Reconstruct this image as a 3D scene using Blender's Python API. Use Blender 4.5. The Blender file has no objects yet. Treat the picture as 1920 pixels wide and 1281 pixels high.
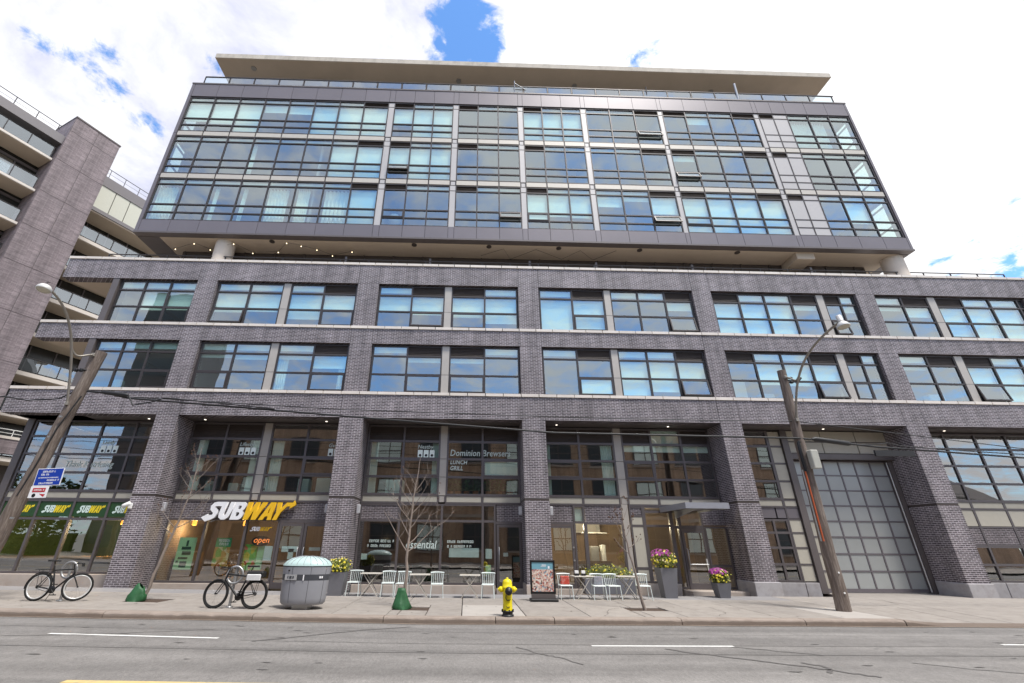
import bpy, math, random
from mathutils import Vector, Matrix
random.seed(7)
sc = bpy.context.scene
COL = sc.collection

# ================================================================ camera, sky, sun, exposure
cam_d = bpy.data.cameras.new("camera")
cam_d.sensor_width = 36.0
cam_d.lens = 840.0 / 1920.0 * 36.0
cam_d.shift_x = 62.15 / 1920.0
cam_d.clip_start = 0.1
cam_d.clip_end = 3000.0
cam = bpy.data.objects.new("camera", cam_d)
COL.objects.link(cam)
cr = Vector((0.99958938, -0.02728263, 0.00875961))
cu = Vector((-0.0192048, -0.4109983, 0.9114338))
cf = Vector((0.02126613, 0.91122777, 0.4113535))
cam.matrix_world = Matrix(((cr.x, cu.x, -cf.x, 0.0), (cr.y, cu.y, -cf.y, 0.0), (cr.z, cu.z, -cf.z, 1.6), (0, 0, 0, 1)))
sc.camera = cam

SUN_EL, SUN_AZ = math.radians(64), math.radians(140)     # azimuth clockwise from +Y
world = bpy.data.worlds.new("World")
sc.world = world
world.use_nodes = True
wn, wl = world.node_tree.nodes, world.node_tree.links
wn.clear()
w_out = wn.new("ShaderNodeOutputWorld")
w_bg = wn.new("ShaderNodeBackground")
w_bg.inputs["Strength"].default_value = 0.1
wl.new(w_bg.outputs[0], w_out.inputs[0])
w_sky = wn.new("ShaderNodeTexSky")
w_sky.sky_type = 'NISHITA'
w_sky.sun_disc = False
w_sky.sun_elevation = SUN_EL
w_sky.sun_rotation = SUN_AZ
w_sky.air_density = 1.0
w_sky.dust_density = 0.4
w_sky.ozone_density = 2.5


def wmath(op, a, b=None, c=None):
    n = wn.new("ShaderNodeMath"); n.operation = op
    for i, v in enumerate((a, b, c)):
        if v is None: continue
        if isinstance(v, (int, float)): n.inputs[i].default_value = v
        else: wl.new(v, n.inputs[i])
    return n.outputs[0]


w_tc = wn.new("ShaderNodeTexCoord")
w_dir = w_tc.outputs["Generated"]
w_sep = wn.new("ShaderNodeSeparateXYZ"); wl.new(w_dir, w_sep.inputs[0])
zz = wmath('ADD', wmath('ABSOLUTE', w_sep.outputs[2]), 0.18)
w_cmb = wn.new("ShaderNodeCombineXYZ")
wl.new(wmath('DIVIDE', w_sep.outputs[0], zz), w_cmb.inputs[0])
wl.new(wmath('DIVIDE', w_sep.outputs[1], zz), w_cmb.inputs[1])
plane = w_cmb.outputs[0]


def wnoise(vec, scale, detail=8, rough=0.6, dist=0.0):
    n = wn.new("ShaderNodeTexNoise")
    n.inputs["Scale"].default_value = scale
    n.inputs["Detail"].default_value = detail
    n.inputs["Roughness"].default_value = rough
    n.inputs["Distortion"].default_value = dist
    wl.new(vec, n.inputs["Vector"])
    return n.outputs["Fac"]


n_big = wnoise(plane, 1.15, 3, 0.5)
n_mid = wnoise(plane, 5.0, 9, 0.62, 0.3)
n_fine = wnoise(plane, 19.0, 9, 0.68, 0.4)
# breaks between the clouds (direction, angular radius, depth)
HOLES = [((-0.022, 0.512, 0.857), 0.064, 1.15), ((0.012, 0.536, 0.844), 0.055, 1.2), ((-0.030, 0.540, 0.841), 0.060, 0.95),
         ((-0.066, 0.535, 0.842), 0.036, 0.85),
         ((-0.627, 0.425, 0.653), 0.034, 0.66), ((-0.603, 0.448, 0.660), 0.034, 0.72), ((-0.571, 0.457, 0.682), 0.036, 0.62),
         ((-0.586, 0.472, 0.659), 0.030, 0.66), ((-0.571, 0.500, 0.651), 0.032, 0.68), ((-0.581, 0.511, 0.634), 0.028, 0.66),
         ((-0.551, 0.541, 0.636), 0.030, 0.62), ((-0.538, 0.558, 0.631), 0.028, 0.6),
         ((0.290, 0.522, 0.802), 0.050, 0.75), ((0.320, 0.498, 0.806), 0.032, 0.65), ((0.757, 0.534, 0.377), 0.050, 0.58),
         ((0.780, 0.510, 0.366), 0.055, 0.62), ((0.735, 0.556, 0.391), 0.032, 0.6), ((-0.439, 0.512, 0.739), 0.030, 0.5)]
hole = None
for d, rad, dep in HOLES:
    v = wn.new("ShaderNodeVectorMath"); v.operation = 'DISTANCE'
    wl.new(w_dir, v.inputs[0]); v.inputs[1].default_value = Vector(d).normalized()
    mr = wn.new("ShaderNodeMapRange"); mr.interpolation_type = 'SMOOTHSTEP'
    wl.new(v.outputs["Value"], mr.inputs[0])
    mr.inputs[1].default_value = 0.0; mr.inputs[2].default_value = rad * 1.5
    mr.inputs[3].default_value = dep; mr.inputs[4].default_value = 0.0
    hole = mr.outputs[0] if hole is None else wmath('MAXIMUM', hole, mr.outputs[0])
# cloud cover: dense ahead (+Y) and overhead, broken with blue behind the camera
front = wmath('MULTIPLY_ADD', w_sep.outputs[1], 0.30, 0.40)
dens = wmath('ADD', front, wmath('MULTIPLY', wmath('SUBTRACT', n_big, 0.5), 1.0))
dens = wmath('ADD', dens, wmath('MULTIPLY', wmath('SUBTRACT', n_mid, 0.5), 1.9))
dens = wmath('ADD', dens, wmath('MULTIPLY', wmath('SUBTRACT', n_fine, 0.5), 1.0))
dens = wmath('SUBTRACT', dens, wmath('MULTIPLY', hole, 0.75))
w_cov = wn.new("ShaderNodeMapRange"); w_cov.interpolation_type = 'SMOOTHSTEP'
wl.new(dens, w_cov.inputs[0])
back = wmath('MAXIMUM', wmath('MULTIPLY', w_sep.outputs[1], -1.0), 0.0)      # thinner, softer veil on the sun's side
wl.new(wmath('MULTIPLY_ADD', back, -0.45, -0.08), w_cov.inputs[1]); wl.new(wmath('MULTIPLY_ADD', back, 0.38, 0.24), w_cov.inputs[2])
w_ramp = wn.new("ShaderNodeValToRGB")                    # shading inside the cloud
shade = wmath('ADD', wmath('MULTIPLY', n_mid, 0.55), wmath('MULTIPLY', n_big, 0.45))
shade = wmath('ADD', shade, wmath('MULTIPLY', w_sep.outputs[0], 0.17))
wl.new(shade, w_ramp.inputs[0])
w_ramp.color_ramp.elements[0].position = 0.36; w_ramp.color_ramp.elements[0].color = (0.60, 0.62, 0.76, 1)
w_ramp.color_ramp.elements[1].position = 0.53; w_ramp.color_ramp.elements[1].color = (1.0, 1.0, 1.02, 1)
w_cl = wn.new("ShaderNodeVectorMath"); w_cl.operation = 'SCALE'
wl.new(w_ramp.outputs[0], w_cl.inputs[0]); w_cl.inputs["Scale"].default_value = 6.7
w_tint = wn.new("ShaderNodeVectorMath"); w_tint.operation = 'MULTIPLY'
wl.new(w_sky.outputs[0], w_tint.inputs[0]); w_tint.inputs[1].default_value = (1.05, 1.45, 1.75)
w_mix = wn.new("ShaderNodeMix"); w_mix.data_type = 'RGBA'
wl.new(w_cov.outputs[0], w_mix.inputs["Factor"])
wl.new(w_tint.outputs[0], w_mix.inputs["A"]); wl.new(w_cl.outputs[0], w_mix.inputs["B"])
wl.new(w_mix.outputs["Result"], w_bg.inputs["Color"])

sun_d = bpy.data.lights.new("sun", 'SUN')
sun_d.energy = 2.3
sun_d.angle = math.radians(11)
sun_d.color = (1.0, 0.96, 0.9)
sun = bpy.data.objects.new("sun", sun_d)
COL.objects.link(sun)
sd = Vector((math.sin(SUN_AZ) * math.cos(SUN_EL), math.cos(SUN_AZ) * math.cos(SUN_EL), math.sin(SUN_EL)))
sun.rotation_euler = sd.to_track_quat('Z', 'Y').to_euler()
sun.location = sd * 60

vs = sc.view_settings
vs.view_transform = 'Standard'
vs.look = 'None'
vs.gamma = 1.0
vs.use_curve_mapping = False
vs.exposure = 0.92
sc.cycles.max_bounces = 7
sc.cycles.transparent_max_bounces = 16
sc.cycles.caustics_reflective = False
sc.cycles.caustics_refractive = False
sc.cycles.use_denoising = True
sc.cycles.sample_clamp_indirect = 6.0

# ================================================================ helpers
ORG = {}


def reg(o, p):
    ORG[o.name] = Vector(p); return o


def tag(o, label=None, cat=None, group=None, kind=None):
    if label: o["label"] = label
    if cat: o["category"] = cat
    if group: o["group"] = group
    if kind: o["kind"] = kind
    return o


def empty(name, loc, label=None, cat=None, group=None, kind=None, rz=0.0):
    o = bpy.data.objects.new(name, None)
    o.empty_display_size = 0.3
    COL.objects.link(o)
    o.location = loc; o.rotation_euler = (0, 0, rz)
    reg(o, loc)
    return tag(o, label, cat, group, kind)


class MB:
    """collects shapes, then links them as ONE mesh object"""
    def __init__(s): s.v = []; s.f = []; s.smooth = []

    def add(s, vs, fs, smooth=False, m=None):
        b = len(s.v)
        for p in vs:
            p = Vector(p)
            s.v.append(m @ p if m else p)
        for f in fs:
            s.f.append([b + i for i in f]); s.smooth.append(smooth)
        return s

    def box(s, x0, x1, y0, y1, z0, z1, m=None):
        if x0 > x1: x0, x1 = x1, x0
        if y0 > y1: y0, y1 = y1, y0
        if z0 > z1: z0, z1 = z1, z0
        v = [(x0, y0, z0), (x1, y0, z0), (x1, y1, z0), (x0, y1, z0), (x0, y0, z1), (x1, y0, z1), (x1, y1, z1), (x0, y1, z1)]
        return s.add(v, [(3, 2, 1, 0), (4, 5, 6, 7), (0, 1, 5, 4), (1, 2, 6, 5), (2, 3, 7, 6), (3, 0, 4, 7)], False, m)

    def cbox(s, x0, x1, y0, y1, z0, z1, c=0.01, m=None):
        """box with chamfered top and vertical edges"""
        def ring(i, z): return [(x0 + i, y0 + c, z), (x0 + c, y0 + i, z), (x1 - c, y0 + i, z), (x1 - i, y0 + c, z),
                                (x1 - i, y1 - c, z), (x1 - c, y1 - i, z), (x0 + c, y1 - i, z), (x0 + i, y1 - c, z)]
        v = ring(0, z0) + ring(0, z1 - c)
        v += [(x0 + c, y0 + c, z1)] * 2 + [(x1 - c, y0 + c, z1)] * 2 + [(x1 - c, y1 - c, z1)] * 2 + [(x0 + c, y1 - c, z1)] * 2
        f = []
        for k in range(2):
            for i in range(8):
                j = (i + 1) % 8
                f.append((k * 8 + i, k * 8 + j, k * 8 + 8 + j, k * 8 + 8 + i))
        f.append((7, 6, 5, 4, 3, 2, 1, 0)); f.append((16, 18, 20, 22))
        return s.add(v, f, False, m)

    def tube(s, path, r, n=8, closed=False, caps=True, smooth=True, m=None):
        P = [Vector(p) for p in path]; k = len(P)
        rs = r if isinstance(r, (list, tuple)) else [r] * k
        T = []
        for i in range(k):
            a = P[i - 1] if (i > 0 or closed) else P[i]
            b = P[(i + 1) % k] if (i < k - 1 or closed) else P[i]
            t = b - a
            T.append(t.normalized() if t.length > 1e-9 else Vector((0, 0, 1)))
        ref = Vector((0, 0, 1)) if abs(T[0].z) < 0.9 else Vector((1, 0, 0))
        nrm = T[0].cross(ref).normalized()
        vs = []
        for i in range(k):
            nrm = (nrm - T[i] * nrm.dot(T[i]))
            nrm = nrm.normalized() if nrm.length > 1e-6 else T[i].orthogonal().normalized()
            bn = T[i].cross(nrm)
            for j in range(n):
                a = 2 * math.pi * j / n
                vs.append(P[i] + (nrm * math.cos(a) + bn * math.sin(a)) * rs[i])
        fs = []
        for i in range(k if closed else k - 1):
            i2 = (i + 1) % k
            for j in range(n):
                j2 = (j + 1) % n
                fs.append((i * n + j, i * n + j2, i2 * n + j2, i2 * n + j))
        s.add(vs, fs, smooth, m)
        if caps and not closed:
            s.add(vs[:n][::-1], [tuple(range(n))], False, m); s.add(vs[-n:], [tuple(range(n))], False, m)
        return s

    def lathe(s, prof, n=24, c=(0, 0, 0), sx=1.0, sy=1.0, smooth=True, m=None):
        c = Vector(c); vs = []
        for r, z in prof:
            for j in range(n):
                a = 2 * math.pi * j / n
                vs.append(c + Vector((r * math.cos(a) * sx, r * math.sin(a) * sy, z)))
        fs = []
        for i in range(len(prof) - 1):
            for j in range(n):
                j2 = (j + 1) % n
                fs.append((i * n + j, i * n + j2, (i + 1) * n + j2, (i + 1) * n + j))
        s.add(vs, fs, smooth, m)
        if prof[0][0] > 1e-4: s.add(vs[:n][::-1], [tuple(range(n))], False, m)
        if prof[-1][0] > 1e-4: s.add(vs[-n:], [tuple(range(n))], False, m)
        return s

    def prism(s, poly, z0, z1, m=None):
        """poly: list of (x, y), counter-clockwise"""
        n = len(poly)
        v = [(x, y, z0) for x, y in poly] + [(x, y, z1) for x, y in poly]
        f = [tuple(range(n))[::-1], tuple(range(n, 2 * n))] + [(i, (i + 1) % n, n + (i + 1) % n, n + i) for i in range(n)]
        return s.add(v, f, False, m)

    def build(s, name, mat, parent=None, label=None, cat=None, group=None, kind=None, origin=None):
        me = bpy.data.meshes.new(name)
        if origin is None:
            lo = [min(p[i] for p in s.v) for i in range(3)]; hi = [max(p[i] for p in s.v) for i in range(3)]
            origin = Vector(((lo[0] + hi[0]) / 2, (lo[1] + hi[1]) / 2, lo[2]))
        origin = Vector(origin)
        me.from_pydata([p - origin for p in s.v], [], s.f)
        me.polygons.foreach_set("use_smooth", s.smooth)
        me.materials.append(mat)
        me.update()
        o = bpy.data.objects.new(name, me)
        COL.objects.link(o)
        if parent is not None:
            o.parent = parent; o.location = origin - ORG[parent.name]
        else:
            o.location = origin
        reg(o, origin)
        return tag(o, label, cat, group, kind)


CUBES = {}


def slab(name, mat, parent, x0, x1, y0, y1, z0, z1, rot=None):
    """a box-shaped piece that shares its mesh with alike pieces"""
    key = (name, mat.name)
    if key not in CUBES:
        t = MB().box(-.5, .5, -.5, .5, -.5, .5)
        me = bpy.data.meshes.new(name)
        me.from_pydata(t.v, [], t.f); me.materials.append(mat); me.update()
        CUBES[key] = me
    o = bpy.data.objects.new(name, CUBES[key])
    COL.objects.link(o)
    c = Vector(((x0 + x1) / 2, (y0 + y1) / 2, (z0 + z1) / 2))
    o.scale = (abs(x1 - x0), abs(y1 - y0), abs(z1 - z0))
    if parent is not None:
        o.parent = parent; o.location = c - ORG[parent.name]
    else: o.location = c
    if rot: o.rotation_euler = rot
    reg(o, c)
    return o


def kids(o): return [c for c in o.children]


def copy_tree(o, parent=None):
    c = o.copy(); COL.objects.link(c)
    if parent is not None: c.parent = parent
    ORG[c.name] = ORG.get(o.name, Vector())
    for ch in kids(o): copy_tree(ch, c)
    return c


# ================================================================ materials
MAT = {}


def nodes_of(name):
    m = bpy.data.materials.new(name); m.use_nodes = True
    nt = m.node_tree
    b = nt.nodes["Principled BSDF"]
    MAT[name] = m
    return m, nt, nt.nodes, nt.links, b


def mat(name, col, rough=0.6, metal=0.0, var=0.12, nscale=6.0, bump=0.0, bscale=40.0, pieces=0.0, spec=0.5, stretch=(1, 1, 1), dirt=None):
    """procedural: base colour broken by noise, optional dirt, bump and a shift per piece"""
    m, nt, N, L, b = nodes_of(name)
    tc = N.new("ShaderNodeTexCoord"); mp = N.new("ShaderNodeMapping")
    geo = N.new("ShaderNodeNewGeometry")
    L.new(geo.outputs["Position"], mp.inputs[0]); mp.inputs["Scale"].default_value = stretch
    n1 = N.new("ShaderNodeTexNoise"); n1.inputs["Scale"].default_value = nscale; n1.inputs["Detail"].default_value = 6
    n1.inputs["Roughness"].default_value = 0.65
    L.new(mp.outputs[0], n1.inputs["Vector"])
    mr = N.new("ShaderNodeMapRange")
    L.new(n1.outputs["Fac"], mr.inputs[0]); mr.inputs[1].default_value = 0.25; mr.inputs[2].default_value = 0.75
    mr.inputs[3].default_value = 1 - var; mr.inputs[4].default_value = 1 + var
    val = mr.outputs[0]
    if pieces:
        oi = N.new("ShaderNodeObjectInfo"); m2 = N.new("ShaderNodeMapRange")
        L.new(oi.outputs["Random"], m2.inputs[0]); m2.inputs[3].default_value = 1 - pieces; m2.inputs[4].default_value = 1 + pieces
        mm = N.new("ShaderNodeMath"); mm.operation = 'MULTIPLY'
        L.new(val, mm.inputs[0]); L.new(m2.outputs[0], mm.inputs[1]); val = mm.outputs[0]
    sc_ = N.new("ShaderNodeVectorMath"); sc_.operation = 'SCALE'
    sc_.inputs[0].default_value = col[:3]; L.new(val, sc_.inputs["Scale"])
    out = sc_.outputs[0]
    if dirt:
        dcol, damt, dsc = dirt
        nd = N.new("ShaderNodeTexNoise"); nd.inputs["Scale"].default_value = dsc; nd.inputs["Detail"].default_value = 8
        nd.inputs["Roughness"].default_value = 0.7
        L.new(mp.outputs[0], nd.inputs["Vector"])
        md = N.new("ShaderNodeMapRange"); L.new(nd.outputs["Fac"], md.inputs[0])
        md.inputs[1].default_value = 0.48; md.inputs[2].default_value = 0.72; md.inputs[3].default_value = 0; md.inputs[4].default_value = damt
        mx = N.new("ShaderNodeMix"); mx.data_type = 'RGBA'
        L.new(md.outputs[0], mx.inputs["Factor"]); L.new(out, mx.inputs["A"]); mx.inputs["B"].default_value = (*dcol, 1)
        out = mx.outputs["Result"]
    L.new(out, b.inputs["Base Color"])
    b.inputs["Roughness"].default_value = rough; b.inputs["Metallic"].default_value = metal
    b.inputs["Specular IOR Level"].default_value = spec
    if bump:
        nb = N.new("ShaderNodeTexNoise"); nb.inputs["Scale"].default_value = bscale; nb.inputs["Detail"].default_value = 5
        L.new(mp.outputs[0], nb.inputs["Vector"])
        bp = N.new("ShaderNodeBump"); bp.inputs["Strength"].default_value = bump; bp.inputs["Distance"].default_value = 0.02
        L.new(nb.outputs["Fac"], bp.inputs["Height"]); L.new(bp.outputs[0], b.inputs["Normal"])
    return m


def emit(name, col, strength):
    m, nt, N, L, b = nodes_of(name)
    b.inputs["Base Color"].default_value = (*col, 1)
    b.inputs["Emission Color"].default_value = (*col, 1); b.inputs["Emission Strength"].default_value = strength
    return m


def brick(name, c1, c2, mortar, bw=0.205, bh=0.064, msize=0.007, objspace=False, var=0.25):
    """running bond brick; u runs along the wall (x on fronts, y on returns), v is height"""
    m, nt, N, L, b = nodes_of(name)
    if objspace:
        tc = N.new("ShaderNodeTexCoord"); src = tc.outputs["Object"]
    else:
        g = N.new("ShaderNodeNewGeometry"); src = g.outputs["Position"]
    sp = N.new("ShaderNodeSeparateXYZ"); L.new(src, sp.inputs[0])
    ad = N.new("ShaderNodeMath"); ad.operation = 'ADD'; L.new(sp.outputs[0], ad.inputs[0]); L.new(sp.outputs[1], ad.inputs[1])
    cb = N.new("ShaderNodeCombineXYZ"); L.new(ad.outputs[0], cb.inputs[0]); L.new(sp.outputs[2], cb.inputs[1])
    bt = N.new("ShaderNodeTexBrick")
    L.new(cb.outputs[0], bt.inputs["Vector"])
    bt.inputs["Scale"].default_value = 1.0
    bt.inputs["Brick Width"].default_value = bw; bt.inputs["Row Height"].default_value = bh
    bt.inputs["Mortar Size"].default_value = msize; bt.inputs["Mortar Smooth"].default_value = 0.15
    bt.inputs["Bias"].default_value = 0.0
    bt.inputs["Color1"].default_value = (*c1, 1); bt.inputs["Color2"].default_value = (*c2, 1)
    bt.inputs["Mortar"].default_value = (*mortar, 1)
    n1 = N.new("ShaderNodeTexNoise"); n1.inputs["Scale"].default_value = 1.6; n1.inputs["Detail"].default_value = 9
    n1.inputs["Roughness"].default_value = 0.75
    L.new(src, n1.inputs["Vector"])
    mr = N.new("ShaderNodeMapRange"); L.new(n1.outputs["Fac"], mr.inputs[0])
    mr.inputs[1].default_value = 0.25; mr.inputs[2].default_value = 0.75
    mr.inputs[3].default_value = 1 - var; mr.inputs[4].default_value = 1 + var
    sc_ = N.new("ShaderNodeVectorMath"); sc_.operation = 'SCALE'
    mps = N.new("ShaderNodeMapping"); mps.inputs["Scale"].default_value = (2.6, 2.6, 0.22); L.new(src, mps.inputs[0])
    n2 = N.new("ShaderNodeTexNoise"); n2.inputs["Scale"].default_value = 1.0; n2.inputs["Detail"].default_value = 7; n2.inputs["Roughness"].default_value = 0.7
    L.new(mps.outputs[0], n2.inputs["Vector"])                     # rain streaks running down the wall
    mr2 = N.new("ShaderNodeMapRange"); L.new(n2.outputs["Fac"], mr2.inputs[0])
    mr2.inputs[1].default_value = 0.3; mr2.inputs[2].default_value = 0.7; mr2.inputs[3].default_value = 0.66; mr2.inputs[4].default_value = 1.34
    mu = N.new("ShaderNodeMath"); mu.operation = 'MULTIPLY'; L.new(mr.outputs[0], mu.inputs[0]); L.new(mr2.outputs[0], mu.inputs[1])
    L.new(bt.outputs["Color"], sc_.inputs[0]); L.new(mu.outputs[0], sc_.inputs["Scale"])
    L.new(sc_.outputs[0], b.inputs["Base Color"])
    b.inputs["Roughness"].default_value = 0.62
    b.inputs["Specular IOR Level"].default_value = 0.45
    bp = N.new("ShaderNodeBump"); bp.inputs["Strength"].default_value = 0.6; bp.inputs["Distance"].default_value = 0.012
    iv = N.new("ShaderNodeMath"); iv.operation = 'SUBTRACT'; iv.inputs[0].default_value = 1.0; L.new(bt.outputs["Fac"], iv.inputs[1])
    L.new(iv.outputs[0], bp.inputs["Height"]); L.new(bp.outputs[0], b.inputs["Normal"])
    return m


def glass(name, tint, refl, rcol=(1, 1, 1), wave=0.012):
    m, nt, N, L, b = nodes_of(name)
    N.remove(b)
    out = [n for n in N if n.type == 'OUTPUT_MATERIAL'][0]
    tr = N.new("ShaderNodeBsdfTransparent"); tr.inputs[0].default_value = (*tint, 1)
    gl = N.new("ShaderNodeBsdfGlossy"); gl.inputs["Color"].default_value = (*rcol, 1); gl.inputs["Roughness"].default_value = 0.0
    lw = N.new("ShaderNodeFresnel"); lw.inputs[0].default_value = 1.5
    ma = N.new("ShaderNodeMath"); ma.operation = 'MULTIPLY_ADD'; ma.use_clamp = True
    L.new(lw.outputs[0], ma.inputs[0]); ma.inputs[1].default_value = 1.6; ma.inputs[2].default_value = refl
    gb = N.new("ShaderNodeNewGeometry"); fr_ = N.new("ShaderNodeMath"); fr_.operation = 'SUBTRACT'; fr_.inputs[0].default_value = 1.0
    L.new(gb.outputs["Backfacing"], fr_.inputs[1])
    mk = N.new("ShaderNodeMath"); mk.operation = 'MULTIPLY'; L.new(ma.outputs[0], mk.inputs[0]); L.new(fr_.outputs[0], mk.inputs[1]); ma = mk
    mx = N.new("ShaderNodeMixShader")
    L.new(ma.outputs[0], mx.inputs[0]); L.new(tr.outputs[0], mx.inputs[1]); L.new(gl.outputs[0], mx.inputs[2])
    g = N.new("ShaderNodeNewGeometry")
    nz = N.new("ShaderNodeTexNoise"); nz.inputs["Scale"].default_value = 0.8; nz.inputs["Detail"].default_value = 1
    L.new(g.outputs["Position"], nz.inputs["Vector"])
    bp = N.new("ShaderNodeBump"); bp.inputs["Strength"].default_value = 0.25; bp.inputs["Distance"].default_value = wave
    L.new(nz.outputs["Fac"], bp.inputs["Height"]); L.new(bp.outputs[0], gl.inputs["Normal"])
    L.new(mx.outputs[0], out.inputs[0])
    return m


BRICK = brick("purple_brown_brick", (0.052, 0.041, 0.046), (0.130, 0.109, 0.116), (0.46, 0.425, 0.445), msize=0.0085, var=0.3)
BRICK_DK = brick("dark_recess_brick", (0.05, 0.039, 0.042), (0.11, 0.09, 0.098), (0.33, 0.30, 0.31), msize=0.0085)
BRICK_WING = brick("wing_brick", (0.150, 0.118, 0.126), (0.235, 0.19, 0.2), (0.29, 0.255, 0.26), 0.6, 0.09, 0.006, True, 0.3)
BRICK_OPP = brick("tan_brick", (0.40, 0.265, 0.175), (0.48, 0.33, 0.225), (0.5, 0.4, 0.32))
STONE = mat("pale_coping_stone", (0.68, 0.62, 0.56), 0.8, var=0.08, pieces=0.08, bump=0.1, dirt=((0.45, 0.39, 0.33), 0.3, 3.0))
BASEST = mat("base_stone", (0.36, 0.345, 0.35), 0.8, var=0.1, bump=0.1, dirt=((0.2, 0.17, 0.15), 0.4, 4.0))
CURBST = mat("sill_stone", (0.46, 0.40, 0.35), 0.85, var=0.12, bump=0.12, dirt=((0.28, 0.2, 0.15), 0.5, 3.0))
CLAD = mat("grey_cladding", (0.165, 0.147, 0.158), 0.42, 0.25, var=0.05, nscale=1.2, pieces=0.035)
CLAD_DK = mat("brown_metal", (0.13, 0.112, 0.108), 0.45, 0.2, var=0.06, nscale=2)
FRAME = mat("window_frame_metal", (0.054, 0.045, 0.044), 0.42, 0.3, var=0.06)
FRAME_LT = mat("shopfront_frame_metal", (0.125, 0.11, 0.112), 0.42, 0.35, var=0.06)
TAUPE = mat("taupe_metal_cover", (0.42, 0.385, 0.345), 0.45, 0.15, var=0.05, pieces=0.03)
BEIGE = mat("beige_panel", (0.44, 0.41, 0.34), 0.55, var=0.05, pieces=0.04)
SPAN = mat("grey_beige_spandrel", (0.50, 0.46, 0.40), 0.45, 0.1, var=0.05, pieces=0.03)
GREYP = mat("grey_solid_panel", (0.47, 0.445, 0.43), 0.4, 0.1, var=0.04, pieces=0.03)
LOUV = mat("brown_louvre", (0.07, 0.056, 0.05), 0.5, 0.2, var=0.1)
SOFF = mat("beige_soffit", (0.52, 0.43, 0.335), 0.8, var=0.05, nscale=1.0)
CONC = mat("stained_concrete", (0.50, 0.45, 0.38), 0.85, var=0.1, nscale=2, bump=0.1, dirt=((0.2, 0.18, 0.15), 0.5, 2.5), stretch=(1, 1, 0.5))
COLW = mat("column_plaster", (0.62, 0.54, 0.46), 0.8, var=0.05)
WHITE = mat("white_paint", (0.78, 0.78, 0.76), 0.6, var=0.03)
BLIND = mat("roller_blind_fabric", (0.83, 0.98, 0.93), 0.85, var=0.04, nscale=1.5, pieces=0.06)
CURT = mat("pale_curtain", (0.84, 0.93, 0.89), 0.85, var=0.05, pieces=0.05)
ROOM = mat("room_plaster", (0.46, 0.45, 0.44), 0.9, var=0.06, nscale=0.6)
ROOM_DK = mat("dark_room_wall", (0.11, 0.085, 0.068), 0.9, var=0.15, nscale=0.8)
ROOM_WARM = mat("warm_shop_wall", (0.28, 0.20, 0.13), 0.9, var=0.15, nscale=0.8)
GL_UP = glass("blue_tinted_glass", (0.92, 1.0, 0.98), 0.245, (0.87, 0.96, 0.98))
GL_SH = glass("shop_glass", (0.93, 0.97, 0.94), 0.215)
GL_BAL = glass("balcony_glass", (0.85, 0.92, 0.95), 0.24, (0.88, 0.95, 1.0))
RAIL = mat("dark_rail_metal", (0.06, 0.055, 0.056), 0.4, 0.5, var=0.05)
BLACK = mat("black_metal", (0.012, 0.012, 0.013), 0.4, 0.2, var=0.1)
RUBBER = mat("tyre_rubber", (0.008, 0.008, 0.008), 0.85, var=0.1)
STEEL = mat("galvanised_steel", (0.42, 0.42, 0.42), 0.4, 0.7, var=0.1)
ALU = mat("bright_rim_metal", (0.72, 0.72, 0.70), 0.35, 0.4, var=0.05)
WOODP = mat("weathered_pole_wood", (0.145, 0.113, 0.095), 0.9, var=0.35, nscale=5, bump=0.5, bscale=14, stretch=(4, 4, 0.35), dirt=((0.36, 0.32, 0.28), 0.55, 5.0))
GALV = mat("lamp_arm_metal", (0.30, 0.275, 0.24), 0.5, 0.5, var=0.12)
CABLE = mat("cable_rubber", (0.02, 0.02, 0.022), 0.55, var=0.1)

# ================================================================ ground
def gz(x): return 0.0105 * max(0.0, -x - 1.0)         # the street climbs a little to the left


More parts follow.
